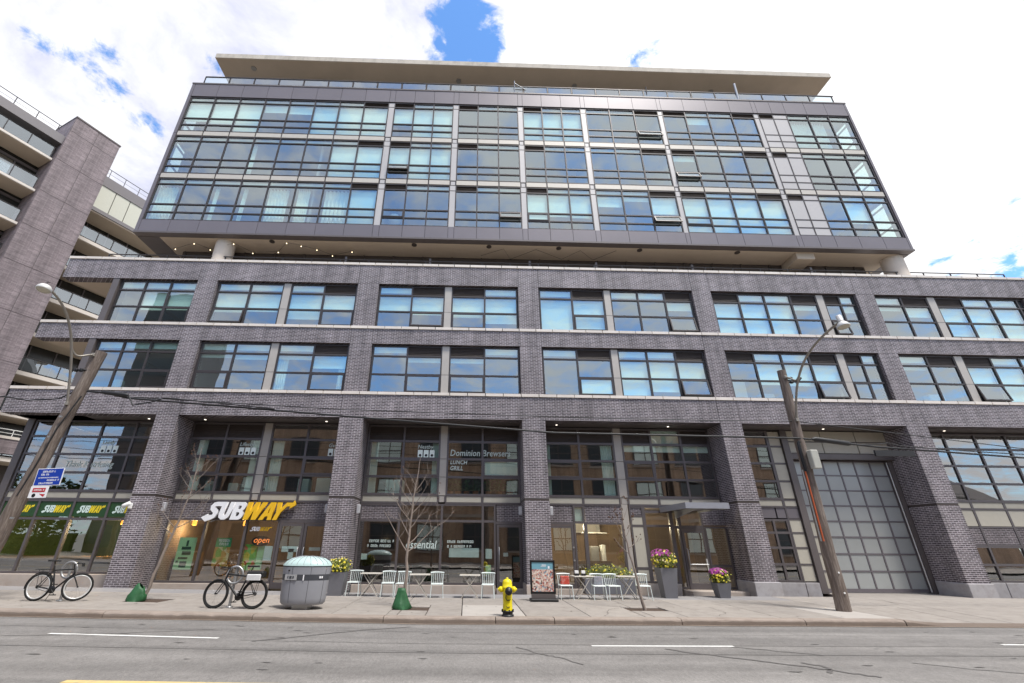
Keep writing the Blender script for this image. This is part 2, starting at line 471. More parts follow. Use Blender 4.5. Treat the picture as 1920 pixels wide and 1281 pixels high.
def asphalt():
    m, nt, N, L, b = nodes_of("worn_asphalt")
    g = N.new("ShaderNodeNewGeometry"); mp = N.new("ShaderNodeMapping"); L.new(g.outputs["Position"], mp.inputs[0])

    def nz(scale, det=6, st=None, rough=0.6):
        src = mp.outputs[0]
        if st:
            m2 = N.new("ShaderNodeMapping"); L.new(g.outputs["Position"], m2.inputs[0]); m2.inputs["Scale"].default_value = st; src = m2.outputs[0]
        n = N.new("ShaderNodeTexNoise"); n.inputs["Scale"].default_value = scale; n.inputs["Detail"].default_value = det
        n.inputs["Roughness"].default_value = rough
        L.new(src, n.inputs["Vector"]); return n.outputs["Fac"]

    def rng(v, a, b_, c, d):
        r = N.new("ShaderNodeMapRange"); L.new(v, r.inputs[0])
        for i, k in enumerate((a, b_, c, d)): r.inputs[i + 1].default_value = k
        return r.outputs[0]

    def mul(a, b_):
        k = N.new("ShaderNodeMath"); k.operation = 'MULTIPLY'; L.new(a, k.inputs[0]); L.new(b_, k.inputs[1]); return k.outputs[0]
    v = rng(nz(0.55, 6, (0.22, 1.9, 1)), 0.3, 0.7, 0.80, 1.16)              # wheel tracks
    v = mul(v, rng(nz(1.0, 2, (0.02, 1.25, 1)), 0.3, 0.7, 0.78, 1.18))
    v = mul(v, rng(nz(2.2, 8), 0.3, 0.7, 0.88, 1.10))
    v = mul(v, rng(nz(24, 4, (1, .35, 1), 0.75), 0.3, 0.7, 0.80, 1.2))
    v = mul(v, rng(nz(70, 3, None, 0.8), 0.3, 0.7, 0.66, 1.36))            # aggregate
    v = mul(v, rng(nz(6.5, 9, (0.7, 1.2, 1), 0.75), 0.60, 0.70, 1.0, 0.66))  # oil spots
    sc_ = N.new("ShaderNodeVectorMath"); sc_.operation = 'SCALE'; sc_.inputs[0].default_value = (0.205, 0.195, 0.188)
    L.new(v, sc_.inputs["Scale"]); L.new(sc_.outputs[0], b.inputs["Base Color"])
    b.inputs["Roughness"].default_value = 0.85
    bp = N.new("ShaderNodeBump"); bp.inputs["Strength"].default_value = 0.35; bp.inputs["Distance"].default_value = 0.01
    L.new(nz(60, 4), bp.inputs["Height"]); L.new(bp.outputs[0], b.inputs["Normal"])
    return m


ASPH = asphalt()
SEAL = mat("crack_sealant", (0.135, 0.127, 0.124), 0.75, var=0.2, nscale=8)
PAVE = mat("pavement_concrete", (0.315, 0.285, 0.258), 0.88, var=0.12, nscale=2.6, pieces=0.07, bump=0.2, bscale=60, dirt=((0.18, 0.155, 0.14), 0.5, 2.3))
PAVE_DK = mat("pavement_dark_strip", (0.27, 0.26, 0.262), 0.88, var=0.08, nscale=1.8, pieces=0.04, bump=0.15, bscale=60, dirt=((0.17, 0.16, 0.16), 0.35, 1.7))
PAVE_LT = mat("new_pavement_concrete", (0.41, 0.38, 0.35), 0.88, var=0.08, nscale=1.8, bump=0.1, bscale=60)
KERB = mat("kerb_concrete", (0.30, 0.25, 0.215), 0.9, var=0.16, nscale=3.5, pieces=0.06, bump=0.25, dirt=((0.15, 0.11, 0.09), 0.55, 3.0), stretch=(0.6, 1, 2))
SOIL = mat("bare_soil", (0.075, 0.05, 0.037), 0.95, var=0.35, nscale=20, bump=0.6)
GROUND = mat("distant_ground", (0.2, 0.19, 0.18), 0.9, var=0.1)
WPAINT = mat("white_road_paint", (0.78, 0.78, 0.76), 0.7, var=0.08, nscale=14, dirt=((0.3, 0.29, 0.28), 0.35, 12))
YPAINT = mat("yellow_road_paint", (0.66, 0.50, 0.22), 0.7, var=0.1, nscale=14, dirt=((0.26, 0.24, 0.2), 0.75, 7))


def strip(mb, pts, w, z):
    """flat ribbon along pts (x, y) lying at height z over the road"""
    n = len(pts); vs = []
    ww = w if isinstance(w, (list, tuple)) else [w] * n
    for i, (x, y) in enumerate(pts):
        a = Vector(pts[max(i - 1, 0)]); b = Vector(pts[min(i + 1, n - 1)])
        t = (b - a).normalized(); nn = Vector((-t.y, t.x))
        for s in (1, -1):
            vs.append((x + nn.x * ww[i] / 2 * s, y + nn.y * ww[i] / 2 * s, z + gz(x)))
    mb.add(vs, [(2 * i, 2 * i + 1, 2 * i + 3, 2 * i + 2) for i in range(n - 1)])


def sheet(name, m, x0, x1, y0, y1, z, nx=1, kind='structure', parent=None):
    mb = MB(); vs = []; fs = []
    for i in range(nx + 1):
        x = x0 + (x1 - x0) * i / nx
        vs += [(x, y0, z + gz(x)), (x, y1, z + gz(x))]
    for i in range(nx): fs.append((2 * i, 2 * i + 2, 2 * i + 3, 2 * i + 1))
    mb.add(vs, fs)
    return mb.build(name, m, parent, kind=kind if parent is None else None)


MB().add([(-1500, -1500, -0.35), (1500, -1500, -0.35), (1500, 1500, -0.35), (-1500, 1500, -0.35)], [(0, 1, 2, 3)]).build("ground", GROUND, kind='structure')
sheet("near_pavement", PAVE, -61, 60, -5.9, 2.5, 0.0, 120)
sheet("road", ASPH, -61, 60, 2.5, 12.46, -0.13, 120)
sheet("pavement_bed", SOIL, -61, 60, 12.5, 18.86, -0.125, 120)

marks = MB()
for x0, x1, y0, y1 in ((-8.0, -4.68, 10.42, 10.26), (2.4, 5.1, 9.93, 9.95), (10.6, 13.8, 10.22, 10.2), (-17.5, -14.2, 10.7, 10.6)):
    strip(marks, [(x0 + (x1 - x0) * k / 6, y0 + (y1 - y0) * k / 6) for k in range(7)], 0.095, -0.124)
marks.build("white_lane_dashes", WPAINT, kind='structure')
ym = MB()
for x0, x1 in ((-9.0, -7.0), (-6.8, -6.2), (-5.2, 40), (-30, -9.4)):
    strip(ym, [(x0 + (x1 - x0) * k / 20, 7.28) for k in range(21)], 0.13, -0.124)
ym.build("yellow_centre_lines", YPAINT, kind='structure')


def wig(pts, amp, n=8, seed=0):
    r = random.Random(seed); out = []
    for (a, b) in zip(pts[:-1], pts[1:]):
        for k in range(n):
            t = k / n
            out.append((a[0] + (b[0] - a[0]) * t + r.uniform(-amp, amp), a[1] + (b[1] - a[1]) * t + r.uniform(-amp, amp)))
    out.append(pts[-1]); return out


cr_ = MB()
seams = [([(-40, 9.42), (-12, 9.38), (0, 9.28), (12, 9.2), (40, 9.1)], 0.022, 0.012), ([(-4.2, 10.12), (4, 10.0), (16, 10.02), (40, 10)], 0.018, 0.01),
         ([(-40, 11.6), (-9, 11.2), (-5, 11.05)], 0.014, 0.012), ([(-3.0, 11.35), (9, 11.05), (30, 11.0)], 0.012, 0.012)]
for i, (p, w, a) in enumerate(seams): strip(cr_, wig(p, a, 14, i), w, -0.1245)
cracks = [([(-8.9, 10.25), (-8.75, 9.8), (-8.6, 9.4), (-8.5, 8.9), (-7.9, 8.55), (-7.6, 8.15), (-7.65, 7.75)], 0.075),
          ([(-8.7, 10.1), (-8.0, 10.25), (-6.6, 10.6), (-5.2, 11.2)], 0.03),
          ([(-3.95, 10.05), (-3.3, 10.5), (-2.2, 11.4), (-1.2, 11.9)], 0.05),
          ([(1.0, 9.8), (1.35, 9.2), (1.6, 9.0), (1.9, 8.5)], 0.035),
          ([(3.7, 9.7), (4.3, 9.2), (5.2, 8.6), (5.8, 8.1), (6.1, 7.8)], 0.06),
          ([(5.55, 8.7), (5.75, 8.45), (5.65, 8.2), (5.5, 8.05)], 0.07),
          ([(5.0, 9.9), (5.9, 9.45), (6.3, 9.2)], 0.035), ([(7.4, 8.7), (8.2, 8.2), (9.2, 7.7)], 0.03)]
for i, (p, w) in enumerate(cracks): strip(cr_, wig(p, 0.035, 5, 40 + i), w, -0.1235)
rr = random.Random(5)
for k in range(60):                                             # tar drips and small patches
    x, y = rr.uniform(-12, 12), rr.uniform(7.9, 11.8); a = rr.uniform(0.03, 0.14)
    strip(cr_, [(x, y), (x + a, y + rr.uniform(-.02, .02)), (x + 1.8 * a, y)], [0.01, 0.5 * a, 0.01], -0.1225)
cr_.build("crack_sealing", SEAL, kind='structure')

# kerb: stones butted end to end, dropped at the driveway on the right
kerb = empty("kerb", (0, 12.5, 0), kind='structure')
_nt = KERB.node_tree; _b = _nt.nodes["Principled BSDF"]; _old = _b.inputs["Base Color"].links[0].from_socket      # road splash grime low on the stones
_tc = _nt.nodes.new("ShaderNodeTexCoord"); _sp = _nt.nodes.new("ShaderNodeSeparateXYZ"); _nt.links.new(_tc.outputs["Object"], _sp.inputs[0])
_nz = _nt.nodes.new("ShaderNodeTexNoise"); _nz.inputs["Scale"].default_value = 5.0; _nz.inputs["Detail"].default_value = 6; _nt.links.new(_tc.outputs["Object"], _nz.inputs["Vector"])
_ma = _nt.nodes.new("ShaderNodeMath"); _ma.operation = 'MULTIPLY_ADD'; _ma.inputs[1].default_value = -0.05; _nt.links.new(_nz.outputs["Fac"], _ma.inputs[0]); _nt.links.new(_sp.outputs[2], _ma.inputs[2])
_mr = _nt.nodes.new("ShaderNodeMapRange"); _nt.links.new(_ma.outputs[0], _mr.inputs[0]); _mr.inputs[1].default_value = 0.11; _mr.inputs[2].default_value = 0.17; _mr.inputs[3].default_value = 0.85; _mr.inputs[4].default_value = 0.0
_mx = _nt.nodes.new("ShaderNodeMix"); _mx.data_type = 'RGBA'; _nt.links.new(_mr.outputs[0], _mx.inputs["Factor"]); _nt.links.new(_old, _mx.inputs["A"]); _mx.inputs["B"].default_value = (0.15, 0.115, 0.092, 1)
_nt.links.new(_mx.outputs["Result"], _b.inputs["Base Color"])
joints = [-30, -27, -24, -21, -18.2, -15.4, -12.4, -8.4, -4.95, -1.9, 0.75, 2.15, 5.2, 8.2, 10.65]
YK0 = 12.33
kr = random.Random(77)
for a, b in zip(joints[:-1], joints[1:]):
    mb = MB(); k = 26; n = 6; vs_ = []
    for i in range(k + 1):
        x = a + 0.009 + (b - a - 0.018) * i / k; w = max(0.0, kr.gauss(0, .007)) + (.016 if kr.random() < .06 else 0) + (.012 if i in (0, k) else 0); r = gz(x)
        vs_ += [(x, YK0 + kr.gauss(0, .002), r - .2), (x, YK0 + .015 + w * .4, r - .035 - w), (x, YK0 + .035 + w, r - .006 - w * .5), (x, YK0 + .07 + w, r), (x, YK0 + .32, r + .002), (x, YK0 + .32, r - .2)]
    mb.add(vs_, [(q * n + i, q * n + (i + 1) % n, (q + 1) * n + (i + 1) % n, (q + 1) * n + i) for q in range(k) for i in range(n)] + [tuple(range(n))[::-1], tuple(range(k * n, k * n + n))])
    mb.build("kerb_stone", KERB, kerb)
mb = MB(); n = 6; prof = lambda d: [(YK0, -0.2), (YK0 + 0.02, -0.03 - d), (YK0 + 0.04, -0.004 - d), (YK0 + 0.07, -d), (YK0 + 0.34, 0.002 - d * .9), (YK0 + 0.34, -0.2)]
xs_ = [(10.66, 0.0), (11.3, 0.07), (11.8, 0.10), (40, 0.10)]
vs_ = [(x, y, z) for x, d in xs_ for y, z in prof(d)]
mb.add(vs_, [(k * n + i, k * n + (i + 1) % n, (k + 1) * n + (i + 1) % n, (k + 1) * n + i) for k in range(3) for i in range(n)])
mb.build("kerb_stone", KERB, kerb)
gut = MB(); strip(gut, [(x, YK0 - 0.035 + 0.02 * math.sin(x * 1.7)) for x in [i * 0.5 for i in range(-60, 80)]], [0.05 + 0.04 * abs(math.sin(i * .9)) for i in range(140)], -0.121)
gut.build("gutter_grit", mat("gutter_grit", (0.25, 0.2, 0.16), 0.95, var=0.3, nscale=25), kind='structure')

pave = empty("pavement", (0, 15, 0), kind='structure')
PITS = [(-9.3, -8.3, 14.2, 15.1), (-1.9, -0.95, 13.55, 14.35), (4.45, 5.5, 13.75, 14.5)]


def paver(x0, x1, y0, y1, m, dz=0.0, drop=None):
    mb = MB(); g = 0.010; z1 = dz + random.uniform(-0.003, 0.003)
    P = [(x0 + g, y0 + g), (x1 - g, y0 + g), (x1 - g, y1 - g), (x0 + g, y1 - g)]
    h = lambda x, y: z1 + gz(x) + (drop(x, y) if drop else 0)
    c = 0.010
    Q = [(x0 + g + c, y0 + g + c), (x1 - g - c, y0 + g + c), (x1 - g - c, y1 - g - c), (x0 + g + c, y1 - g - c)]
    mb.add([(x, y, -0.2) for x, y in P] + [(x, y, h(x, y) - c) for x, y in P] + [(x, y, h(x, y)) for x, y in Q],
           [(0, 1, 5, 4), (1, 2, 6, 5), (2, 3, 7, 6), (3, 0, 4, 7), (4, 5, 9, 8), (5, 6, 10, 9), (6, 7, 11, 10), (7, 4, 8, 11), (8, 9, 10, 11)])
    mb.build("paving_slab", m, pave)


def cut(x0, x1, y0, y1, m):
    """a slab, split round the tree pits"""
    for (a, b, c, d) in PITS:
        if x0 < b and x1 > a and y0 < d and y1 > c:
            for r in ((x0, max(x0, a), y0, y1), (min(x1, b), x1, y0, y1), (max(x0, a), min(x1, b), y0, max(y0, c)), (max(x0, a), min(x1, b), min(y1, d), y1)):
                if r[1] - r[0] > 0.06 and r[3] - r[2] > 0.06: paver(*r, m)
            return
    paver(x0, x1, y0, y1, m)


YS = [12.67, 14.75, 16.55, 17.75]
xb = [-28.5 + 1.58 * k for k in range(25)]
xb = [x for x in xb if x < 10.1] + [10.75]
for a, b in zip(xb[:-1], xb[1:]):
    for j, (c, d) in enumerate(zip(YS[:-1], YS[1:])):
        cut(a, b, c, d, PAVE_DK if j == 2 else (PAVE_LT if (j == 0 and (0.2 < (a + b) / 2 < 2.2 or a > 9)) else PAVE))
ramp = lambda x, y: -0.092 * max(0, min(1, (14.9 - y) / 2.2)) * max(0, min(1, (x - 10.7) / 1.0))
for a, b in ((10.75, 13.7), (13.7, 16.7), (16.7, 19.7), (19.7, 23), (23, 28), (28, 40)):
    nx = 3
    for c, d in ((12.67, 14.9), (14.9, 17.75)):
        if d < 15 and a < 11:
            for k in range(3): paver(a + k * (b - a) / 3, a + (k + 1) * (b - a) / 3, c, d, PAVE, 0, ramp)
        else: paver(a, b, c, d, PAVE, 0, ramp)
paver(13.7, 18.6, 17.75, 19.3, PAVE)
gum = MB(); gr_ = random.Random(18)
for k in range(170):
    x, y, r_ = gr_.uniform(-13, 13), gr_.uniform(12.8, 17.6), gr_.uniform(.012, .03)
    if x > 10.3 and y < 15.2: continue
    z_ = gz(x) + .0065; n = 7
    gum.add([(x + r_ * gr_.uniform(.7, 1.2) * math.cos(6.283 * j / n), y + r_ * gr_.uniform(.7, 1.3) * math.sin(6.283 * j / n), z_) for j in range(n)], [tuple(range(n))])
for p_ in ([(-9.2, 13.2), (-8.2, 13.6), (-7.9, 14.3)], [(3.6, 13.0), (3.9, 13.9), (4.3, 14.3)], [(6.4, 12.9), (6.9, 13.5), (7.0, 14.6)], [(-3.1, 14.9), (-2.6, 15.6), (-2.5, 16.4)], [(12.2, 15.1), (13.4, 15.6), (14.0, 16.9)]):
    strip(gum, wig(p_, .03, 6, int(p_[0][0] * 10)), .012, .0065)
gum.build("pavement_stains", mat("pavement_stain", (0.13, 0.115, 0.105), .9, var=.2), kind='structure')
for k, (a, b, c, d) in enumerate(PITS):
    sheet("tree_pit_soil", SOIL, a, b, c, d, -0.025, 4)

# ================================================================ main building
FY, GY = 17.8, 18.9
apt = empty("apartment_block", (2.0, FY, 0.0), "large grey-brown brick and glass apartment block with street shops and a glazed upper box", "building")
LOUV_ME = None


def louvre(parent, x0, x1, y0, y1, z0, z1):
    global LOUV_ME
    if LOUV_ME is None:
        t = MB(); t.box(-.5, .5, .1, .5, -.5, .5)
        for k in range(6):
            a = -.5 + k / 6
            t.add([(-.5, .1, a + .15), (.5, .1, a + .15), (.5, -.5, a + .01), (-.5, -.5, a + .01), (-.5, .1, a + .03), (.5, .1, a + .03)], [(0, 1, 2, 3), (3, 2, 5, 4)])
        LOUV_ME = bpy.data.meshes.new("louvre_panel"); LOUV_ME.from_pydata(t.v, [], t.f); LOUV_ME.materials.append(LOUV)
    o = bpy.data.objects.new("louvre_panel", LOUV_ME); COL.objects.link(o)
    c = Vector(((x0 + x1) / 2, (y0 + y1) / 2, (z0 + z1) / 2)); o.scale = (x1 - x0, y1 - y0, z1 - z0)
    o.parent = parent; o.location = c - ORG[parent.name]; reg(o, c)


prand = random.Random(11)


def win(xs, zs, y, cells=None, fm=FRAME, gm=GL_UP, mw=0.06, tw=0.065, dep=0.11, blinds=(), name="window", names=None, panel_m=GREYP, recess=0.0):
    """one window: frame mesh = the part; its panes, louvres, sashes and blinds = sub-parts"""
    cells = cells or {}
    f = MB(); z0, z1 = zs[0], zs[-1]
    for i, x in enumerate(xs):
        a, b = x - mw / 2, x + mw / 2
        if i == 0: a, b = x, x + mw * .8
        if i == len(xs) - 1: a, b = x - mw * .8, x
        f.box(a, b, y, y + dep, z0, z1)
    for i in range(len(xs) - 1):
        a = xs[i] + (mw * .8 if i == 0 else mw / 2); b = xs[i + 1] - (mw * .8 if i == len(xs) - 2 else mw / 2)
        for j, z in enumerate(zs):
            if cells.get((i, j)) == 'M': continue                # merged with the row below
            c, d = z - tw / 2, z + tw / 2
            if j == 0: c, d = z, z + tw * .8
            if j == len(zs) - 1: c, d = z - tw * .8, z
            f.box(a, b, y + 0.004, y + dep - 0.004, c, d)
    w = f.build(name, fm, apt); y += recess
    for i in range(len(xs) - 1):
        a = xs[i] + (mw * .8 if i == 0 else mw / 2); b = xs[i + 1] - (mw * .8 if i == len(xs) - 2 else mw / 2)
        for j in range(len(zs) - 1):
            k = cells.get((i, j), 'g')
            if k == 'M' or k == '-': continue
            c = zs[j] + (tw * .8 if j == 0 else tw / 2)
            jt = j
            while cells.get((i, jt + 1)) == 'M': jt += 1
            d = zs[jt + 1] - (tw * .8 if jt == len(zs) - 2 else tw / 2)
            nm = names[j] if names else "pane"
            rot = (prand.gauss(0, .0016), 0, prand.gauss(0, .0022))
            if k == 'g': slab(nm, gm, w, a, b, y + .045, y + .057, c, d, rot)
            elif k == 'L': louvre(w, a, b, y + .03, y + .075, c, d)
            elif k == 'P': slab("solid_panel", panel_m, w, a, b, y + .014, y + .06, c, d)
            elif k in ('S', 'O', 'W'):
                s = MB(); t = 0.05; H = d - c
                ang = {'S': 0.0, 'W': 0.0, 'O': math.radians(10 if H > .6 else 20)}[k]
                m = Matrix.Translation((0, y + .01, d)) @ Matrix.Rotation(-ang, 4, 'X')
                yy0, yy1 = -0.035, 0.03
                s.box(a, a + t, yy0, yy1, -H, 0, m); s.box(b - t, b, yy0, yy1, -H, 0, m)
                s.box(a + t, b - t, yy0 + .003, yy1 - .003, -H, -H + t, m); s.box(a + t, b - t, yy0 + .003, yy1 - .003, -t, 0, m)
                s.build("sash", fm, w)
                p = slab("sash_pane", gm, w, a + t, b - t, 0, .012, 0, H - 2 * t)
                cc = m @ Vector(((a + b) / 2, 0, -H / 2)); p.location = cc - ORG[w.name]; p.rotation_euler = (-ang, 0, 0)
                if k == 'W': slab("blind", BLIND, w, a + t, b - t, y + .05, y + .06, c + t, d - t)
    for (a, b, c, d) in blinds:
        slab("blind", BLIND, w, a + .03, b - .03, y + .17, y + .185, c, d)
    return w


PIERS = [(-12.4, -11.53), (-5.15, -4.2), (2.2, 3.14), (10.33, 11.2), (18.1, 18.98), (26.3, 27.25)]
XL, XR = -18.5, 29.0
bands = [(6.19, 7.15, 7.27), (9.45, 10.15, 10.27), (12.46, 13.44, 13.56)]
# brick bands in lengths between their control joints
jx = [XL] + [v for p in PIERS for v in p] + [XR]
mb = MB()
for z0, z1, z2 in bands: mb.box(XL + .02, XR - .02, FY + .03, FY + .4, z0 + .02, z1 - .001)
mb.build("band_core", CLAD_DK, apt)
for z0, z1, z2 in bands:
    for a, b in zip(jx[:-1], jx[1:]):
        MB().box(a + .008, b - .008, FY, FY + .45, z0, z1).build("brick_band", BRICK, apt)
    x = XL - .03; k = 0
    while x < XR:
        w = 0.74 + 0.0 * k
        slab("coping_stone", STONE, apt, x + .016, min(x + w, XR) - .016, FY - .045, FY + .47, z1 + .002, z2)
        x += w; k += 1
# upper piers between the window bays
for p0, p1 in PIERS:
    for z0, z1 in ((7.27, 9.44), (10.27, 12.45)):
        MB().box(p0, p1, FY + .004, FY + .5, z0, z1).build("brick_pier", BRICK, apt)
# ground floor piers, with a recessed course and (right) stone feet
for k, (p0, p1) in enumerate(PIERS):
    foot = k >= 3
    zb = 0.44 if foot else 0.0
    MB().box(p0, p1, FY + .004, GY + .12, zb, 3.10).build("brick_pier", BRICK, apt)
    MB().box(p0 + .012, p1 - .012, FY + .016, GY + .1, 3.10, 3.19).build("recessed_course", LOUV, apt)
    MB().box(p0, p1, FY + .004, GY + .12, 3.19, 6.185).build("brick_pier", BRICK, apt)
    if foot:
        MB().cbox(p0 - .05, p1 + .05, FY - .06, GY + .1, -0.1, 0.44, .015).build("pier_foot", BASEST, apt)
    if k == 2:
        MB().cbox(p0 - .03, p1 + .03, FY - .03, GY + .1, -0.1, 0.3, .01).build("pier_foot", CURBST, apt)
# soffit of the big beam
MB().box(XL + .1, XR, FY + .46, GY + .2, 6.2, 6.3).build("beam_soffit", CLAD_DK, apt)
for x in (-13.2, -10.9, -5.9, 3.75, 8.5, 15.2, 20.5):
    MB().lathe([(0.04, 6.19), (0.045, 6.205)], 10, (x, 18.6, 0)).build("soffit_lamp", emit("soffit_lamp_%d" % int(x * 10), (1, .9, .75), 1.5), apt)
# podium floor slabs and rooms behind the glass
mb = MB()
for z0, z1 in ((6.62, 7.18), (9.5, 10.2), (12.5, 13.4)): mb.box(-16.05, XR, FY + .48, 25.0, z0, z1)
mb.build("floor_slab", ROOM, apt)
for k, (z0, z1) in enumerate(((7.18, 9.5), (10.2, 12.5))):
    MB().box(-16.0, XR, 23.4, 23.6, z0, z1).build("interior_wall", ROOM, apt)
    for x in (-15.98, -12.0, -8.36, -4.7, -1.0, 2.7, 6.35, 10.8, 16.4, 18.5, 21.8, 26.8):
        MB().box(x - .05, x + .05, FY + .62, 23.38, z0 + .002, z1 - .002).build("interior_wall", ROOM, apt)
# projecting slab ends at the left, with pale soffits
for z in (6.2, 9.46, 12.47):
    MB().prism([(XL + .05, FY + .46), (-15.6, FY + .46), (-15.6, 24.0), (XL + 2.6, 24.0)], z, z + .3).build("slab_end", SOFF, apt)
MB().box(-16.2, -15.92, FY + .02, FY + .6, 7.275, 9.44).build("end_post", CLAD_DK, apt)
MB().box(-16.2, -15.92, FY + .02, FY + .6, 10.275, 12.45).build("end_post", CLAD_DK, apt)
MB().box(-18.3, -18.02, GY - .05, GY + .5, 0.1, 6.19).build("end_post", CLAD_DK, apt)

BAYS = [[[-15.9, -14.77, -13.64, -12.44]], [[-11.5, -10.04, -8.52], [-8.2, -6.67, -5.18]], [[-4.17, -2.66, -1.16], [-0.85, 0.67, 2.17]],
        [[3.18, 4.7, 6.2], [6.49, 7.78, 9.04, 10.3]], [[11.25, 12.52, 13.76, 15.0, 16.25], [16.57, 17.35, 18.08]],
        [[19.05, 20.33, 21.6], [21.95, 23.25, 24.6, 25.97, 26.28]]]
UP = {(1, 1, 1): 'L', (2, 0, 1): 'L', (2, 1, 0): 'L', (3, 0, 1): 'L', (3, 1, 2): 'L', (4, 0, 0): 'L', (4, 0, 3): 'L', (4, 1, 0): 'L', (5, 0, 1): 'L', (5, 1, 0): 'L'}
SASH = {0: {(0, 0, 2): 'S', (1, 0, 0): 'S', (1, 1, 1): 'S', (2, 0, 1): 'S', (2, 1, 0): 'S', (3, 0, 1): 'W', (3, 1, 2): 'O', (4, 0, 3): 'O', (4, 1, 0): 'S', (5, 1, 0): 'O'},
        1: {(0, 0, 2): 'S', (1, 0, 0): 'O', (1, 1, 1): 'S', (2, 0, 1): 'O', (2, 1, 0): 'S', (3, 0, 1): 'S', (3, 1, 2): 'O', (4, 1, 0): 'O', (5, 1, 0): 'S'}}
# blinds: floor -> (bay, half, col): how far down (0..1 of the pane zone)
BL = {0: {(1, 0, 0): .08, (1, 0, 1): .12, (1, 1, 0): .1, (2, 0, 1): .12, (2, 1, 0): .12, (3, 1, 0): .98, (3, 1, 1): .86, (3, 1, 2): .55, (4, 0, 1): .6, (4, 0, 2): .62, (4, 0, 3): .55,
          (5, 0, 0): .08, (5, 1, 0): .55, (5, 1, 1): .98, (5, 1, 2): .98, (1, 1, 1): .35},
      1: {(0, 0, 1): .58, (0, 0, 2): .56, (1, 0, 0): .6, (1, 0, 1): .56, (1, 1, 0): .78, (1, 1, 1): .5, (2, 0, 0): .5, (2, 0, 1): .56, (2, 1, 0): .62, (2, 1, 1): .8, (3, 0, 0): .99, (3, 0, 1): .99,
          (3, 1, 2): .25, (4, 0, 0): .99, (4, 0, 1): .99, (4, 0, 2): .99, (4, 0, 3): .14, (4, 1, 1): .2, (5, 0, 1): .3, (5, 1, 0): .99, (5, 1, 1): .99, (5, 1, 2): .99, (5, 0, 0): .1}}
for fl, zs in ((0, [7.28, 8.10, 8.93, 9.42]), (1, [10.28, 11.10, 11.93, 12.42])):
    for bi, halves in enumerate(BAYS):
        for hi, xs in enumerate(halves):
            cells, bl = {}, []
            for c in range(len(xs) - 1):
                if UP.get((bi, hi, c)): cells[(c, 2)] = 'L'
                else: bl.append((xs[c], xs[c + 1], zs[2] + .2, zs[3] - .03))
                s = SASH[fl].get((bi, hi, c))
                if s: cells[(c, 0)] = s
                d = BL[fl].get((bi, hi, c), 0)
                if d: bl.append((xs[c], xs[c + 1], zs[2] - .03 - d * (zs[2] - zs[0] - .1), zs[2] - .03))
            if bi == 3 and hi == 0: cells[(0, 1)] = 'M'
            win(xs, zs, FY + .13, cells, blinds=bl, mw=.075, tw=.07)
        if len(halves) == 2:
            a, b = halves[0][-1], halves[1][0]
            MB().box(a + .003, b - .003, FY + .11, FY + .3, zs[0], zs[1] - .01).build("column_cover", TAUPE, apt)
            MB().box(a + .003, b - .003, FY + .11, FY + .3, zs[1] + .01, zs[3]).build("column_cover", TAUPE, apt)
            MB().box(a + .003, b - .003, FY + .12, FY + .28, zs[1] - .01, zs[1] + .01).build("cover_joint", FRAME, apt)

# ---------------------------------------------------------------- glazed upper box
TX0, TX1 = -16.13, 21.95
G = [[-15.96, -14.58, -13.18, -11.77, -10.38, -8.98, -7.58, -6.2, -4.81], [-4.5, -3.38, -2.27, -1.15], [-0.86, .25, 1.38, 2.52], [2.78, 3.88, 5.0, 6.13],
     [6.38, 7.77, 9.18, 10.6], [10.82, 12.15, 13.5, 14.87, 16.2], [16.45, 17.3, 18.13, 19.37, 20.6, 21.8]]
FB = [15.8, 18.8, 21.8]
TL = {0: {(0, 7): 'L', (1, 0): 'L', (2, 0): 'L', (3, 0): 'L', (4, 2): 'L', (5, 0): 'L', (5, 3): 'L', (6, 0): 'L'}}
TL[1] = dict(TL[0]); TL[2] = dict(TL[0])
TB = {2: {(0, 0): .6, (0, 1): .66, (0, 2): .99, (0, 3): .22, (0, 4): .25, (0, 5): .99, (0, 6): .99, (0, 7): .99, (1, 0): .55, (1, 1): .99, (1, 2): .99, (3, 0): .99, (3, 1): .99, (3, 2): .99, (5, 1): .2},
      1: {(0, 6): .99, (0, 7): .99, (1, 0): .55, (1, 1): .99, (1, 2): .99, (5, 0): .15},
      0: {(0, 7): .99, (3, 0): .6, (3, 1): .6, (3, 2): .62, (4, 0): .28, (4, 1): .1, (4, 2): .45, (5, 0): .99, (5, 1): .99, (5, 2): .99, (5, 3): .99, (6, 3): .58}}
TS = {(2, 4, 2): 'O', (1, 1, 0): 'O', (1, 5, 0): 'O', (0, 2, 2): 'O', (0, 4, 2): 'O', (0, 3, 0): 'W', (0, 1, 0): 'S', (0, 5, 0): 'S'}
NM = ["vent_pane", "vent_pane", "pane", "transom_pane"]
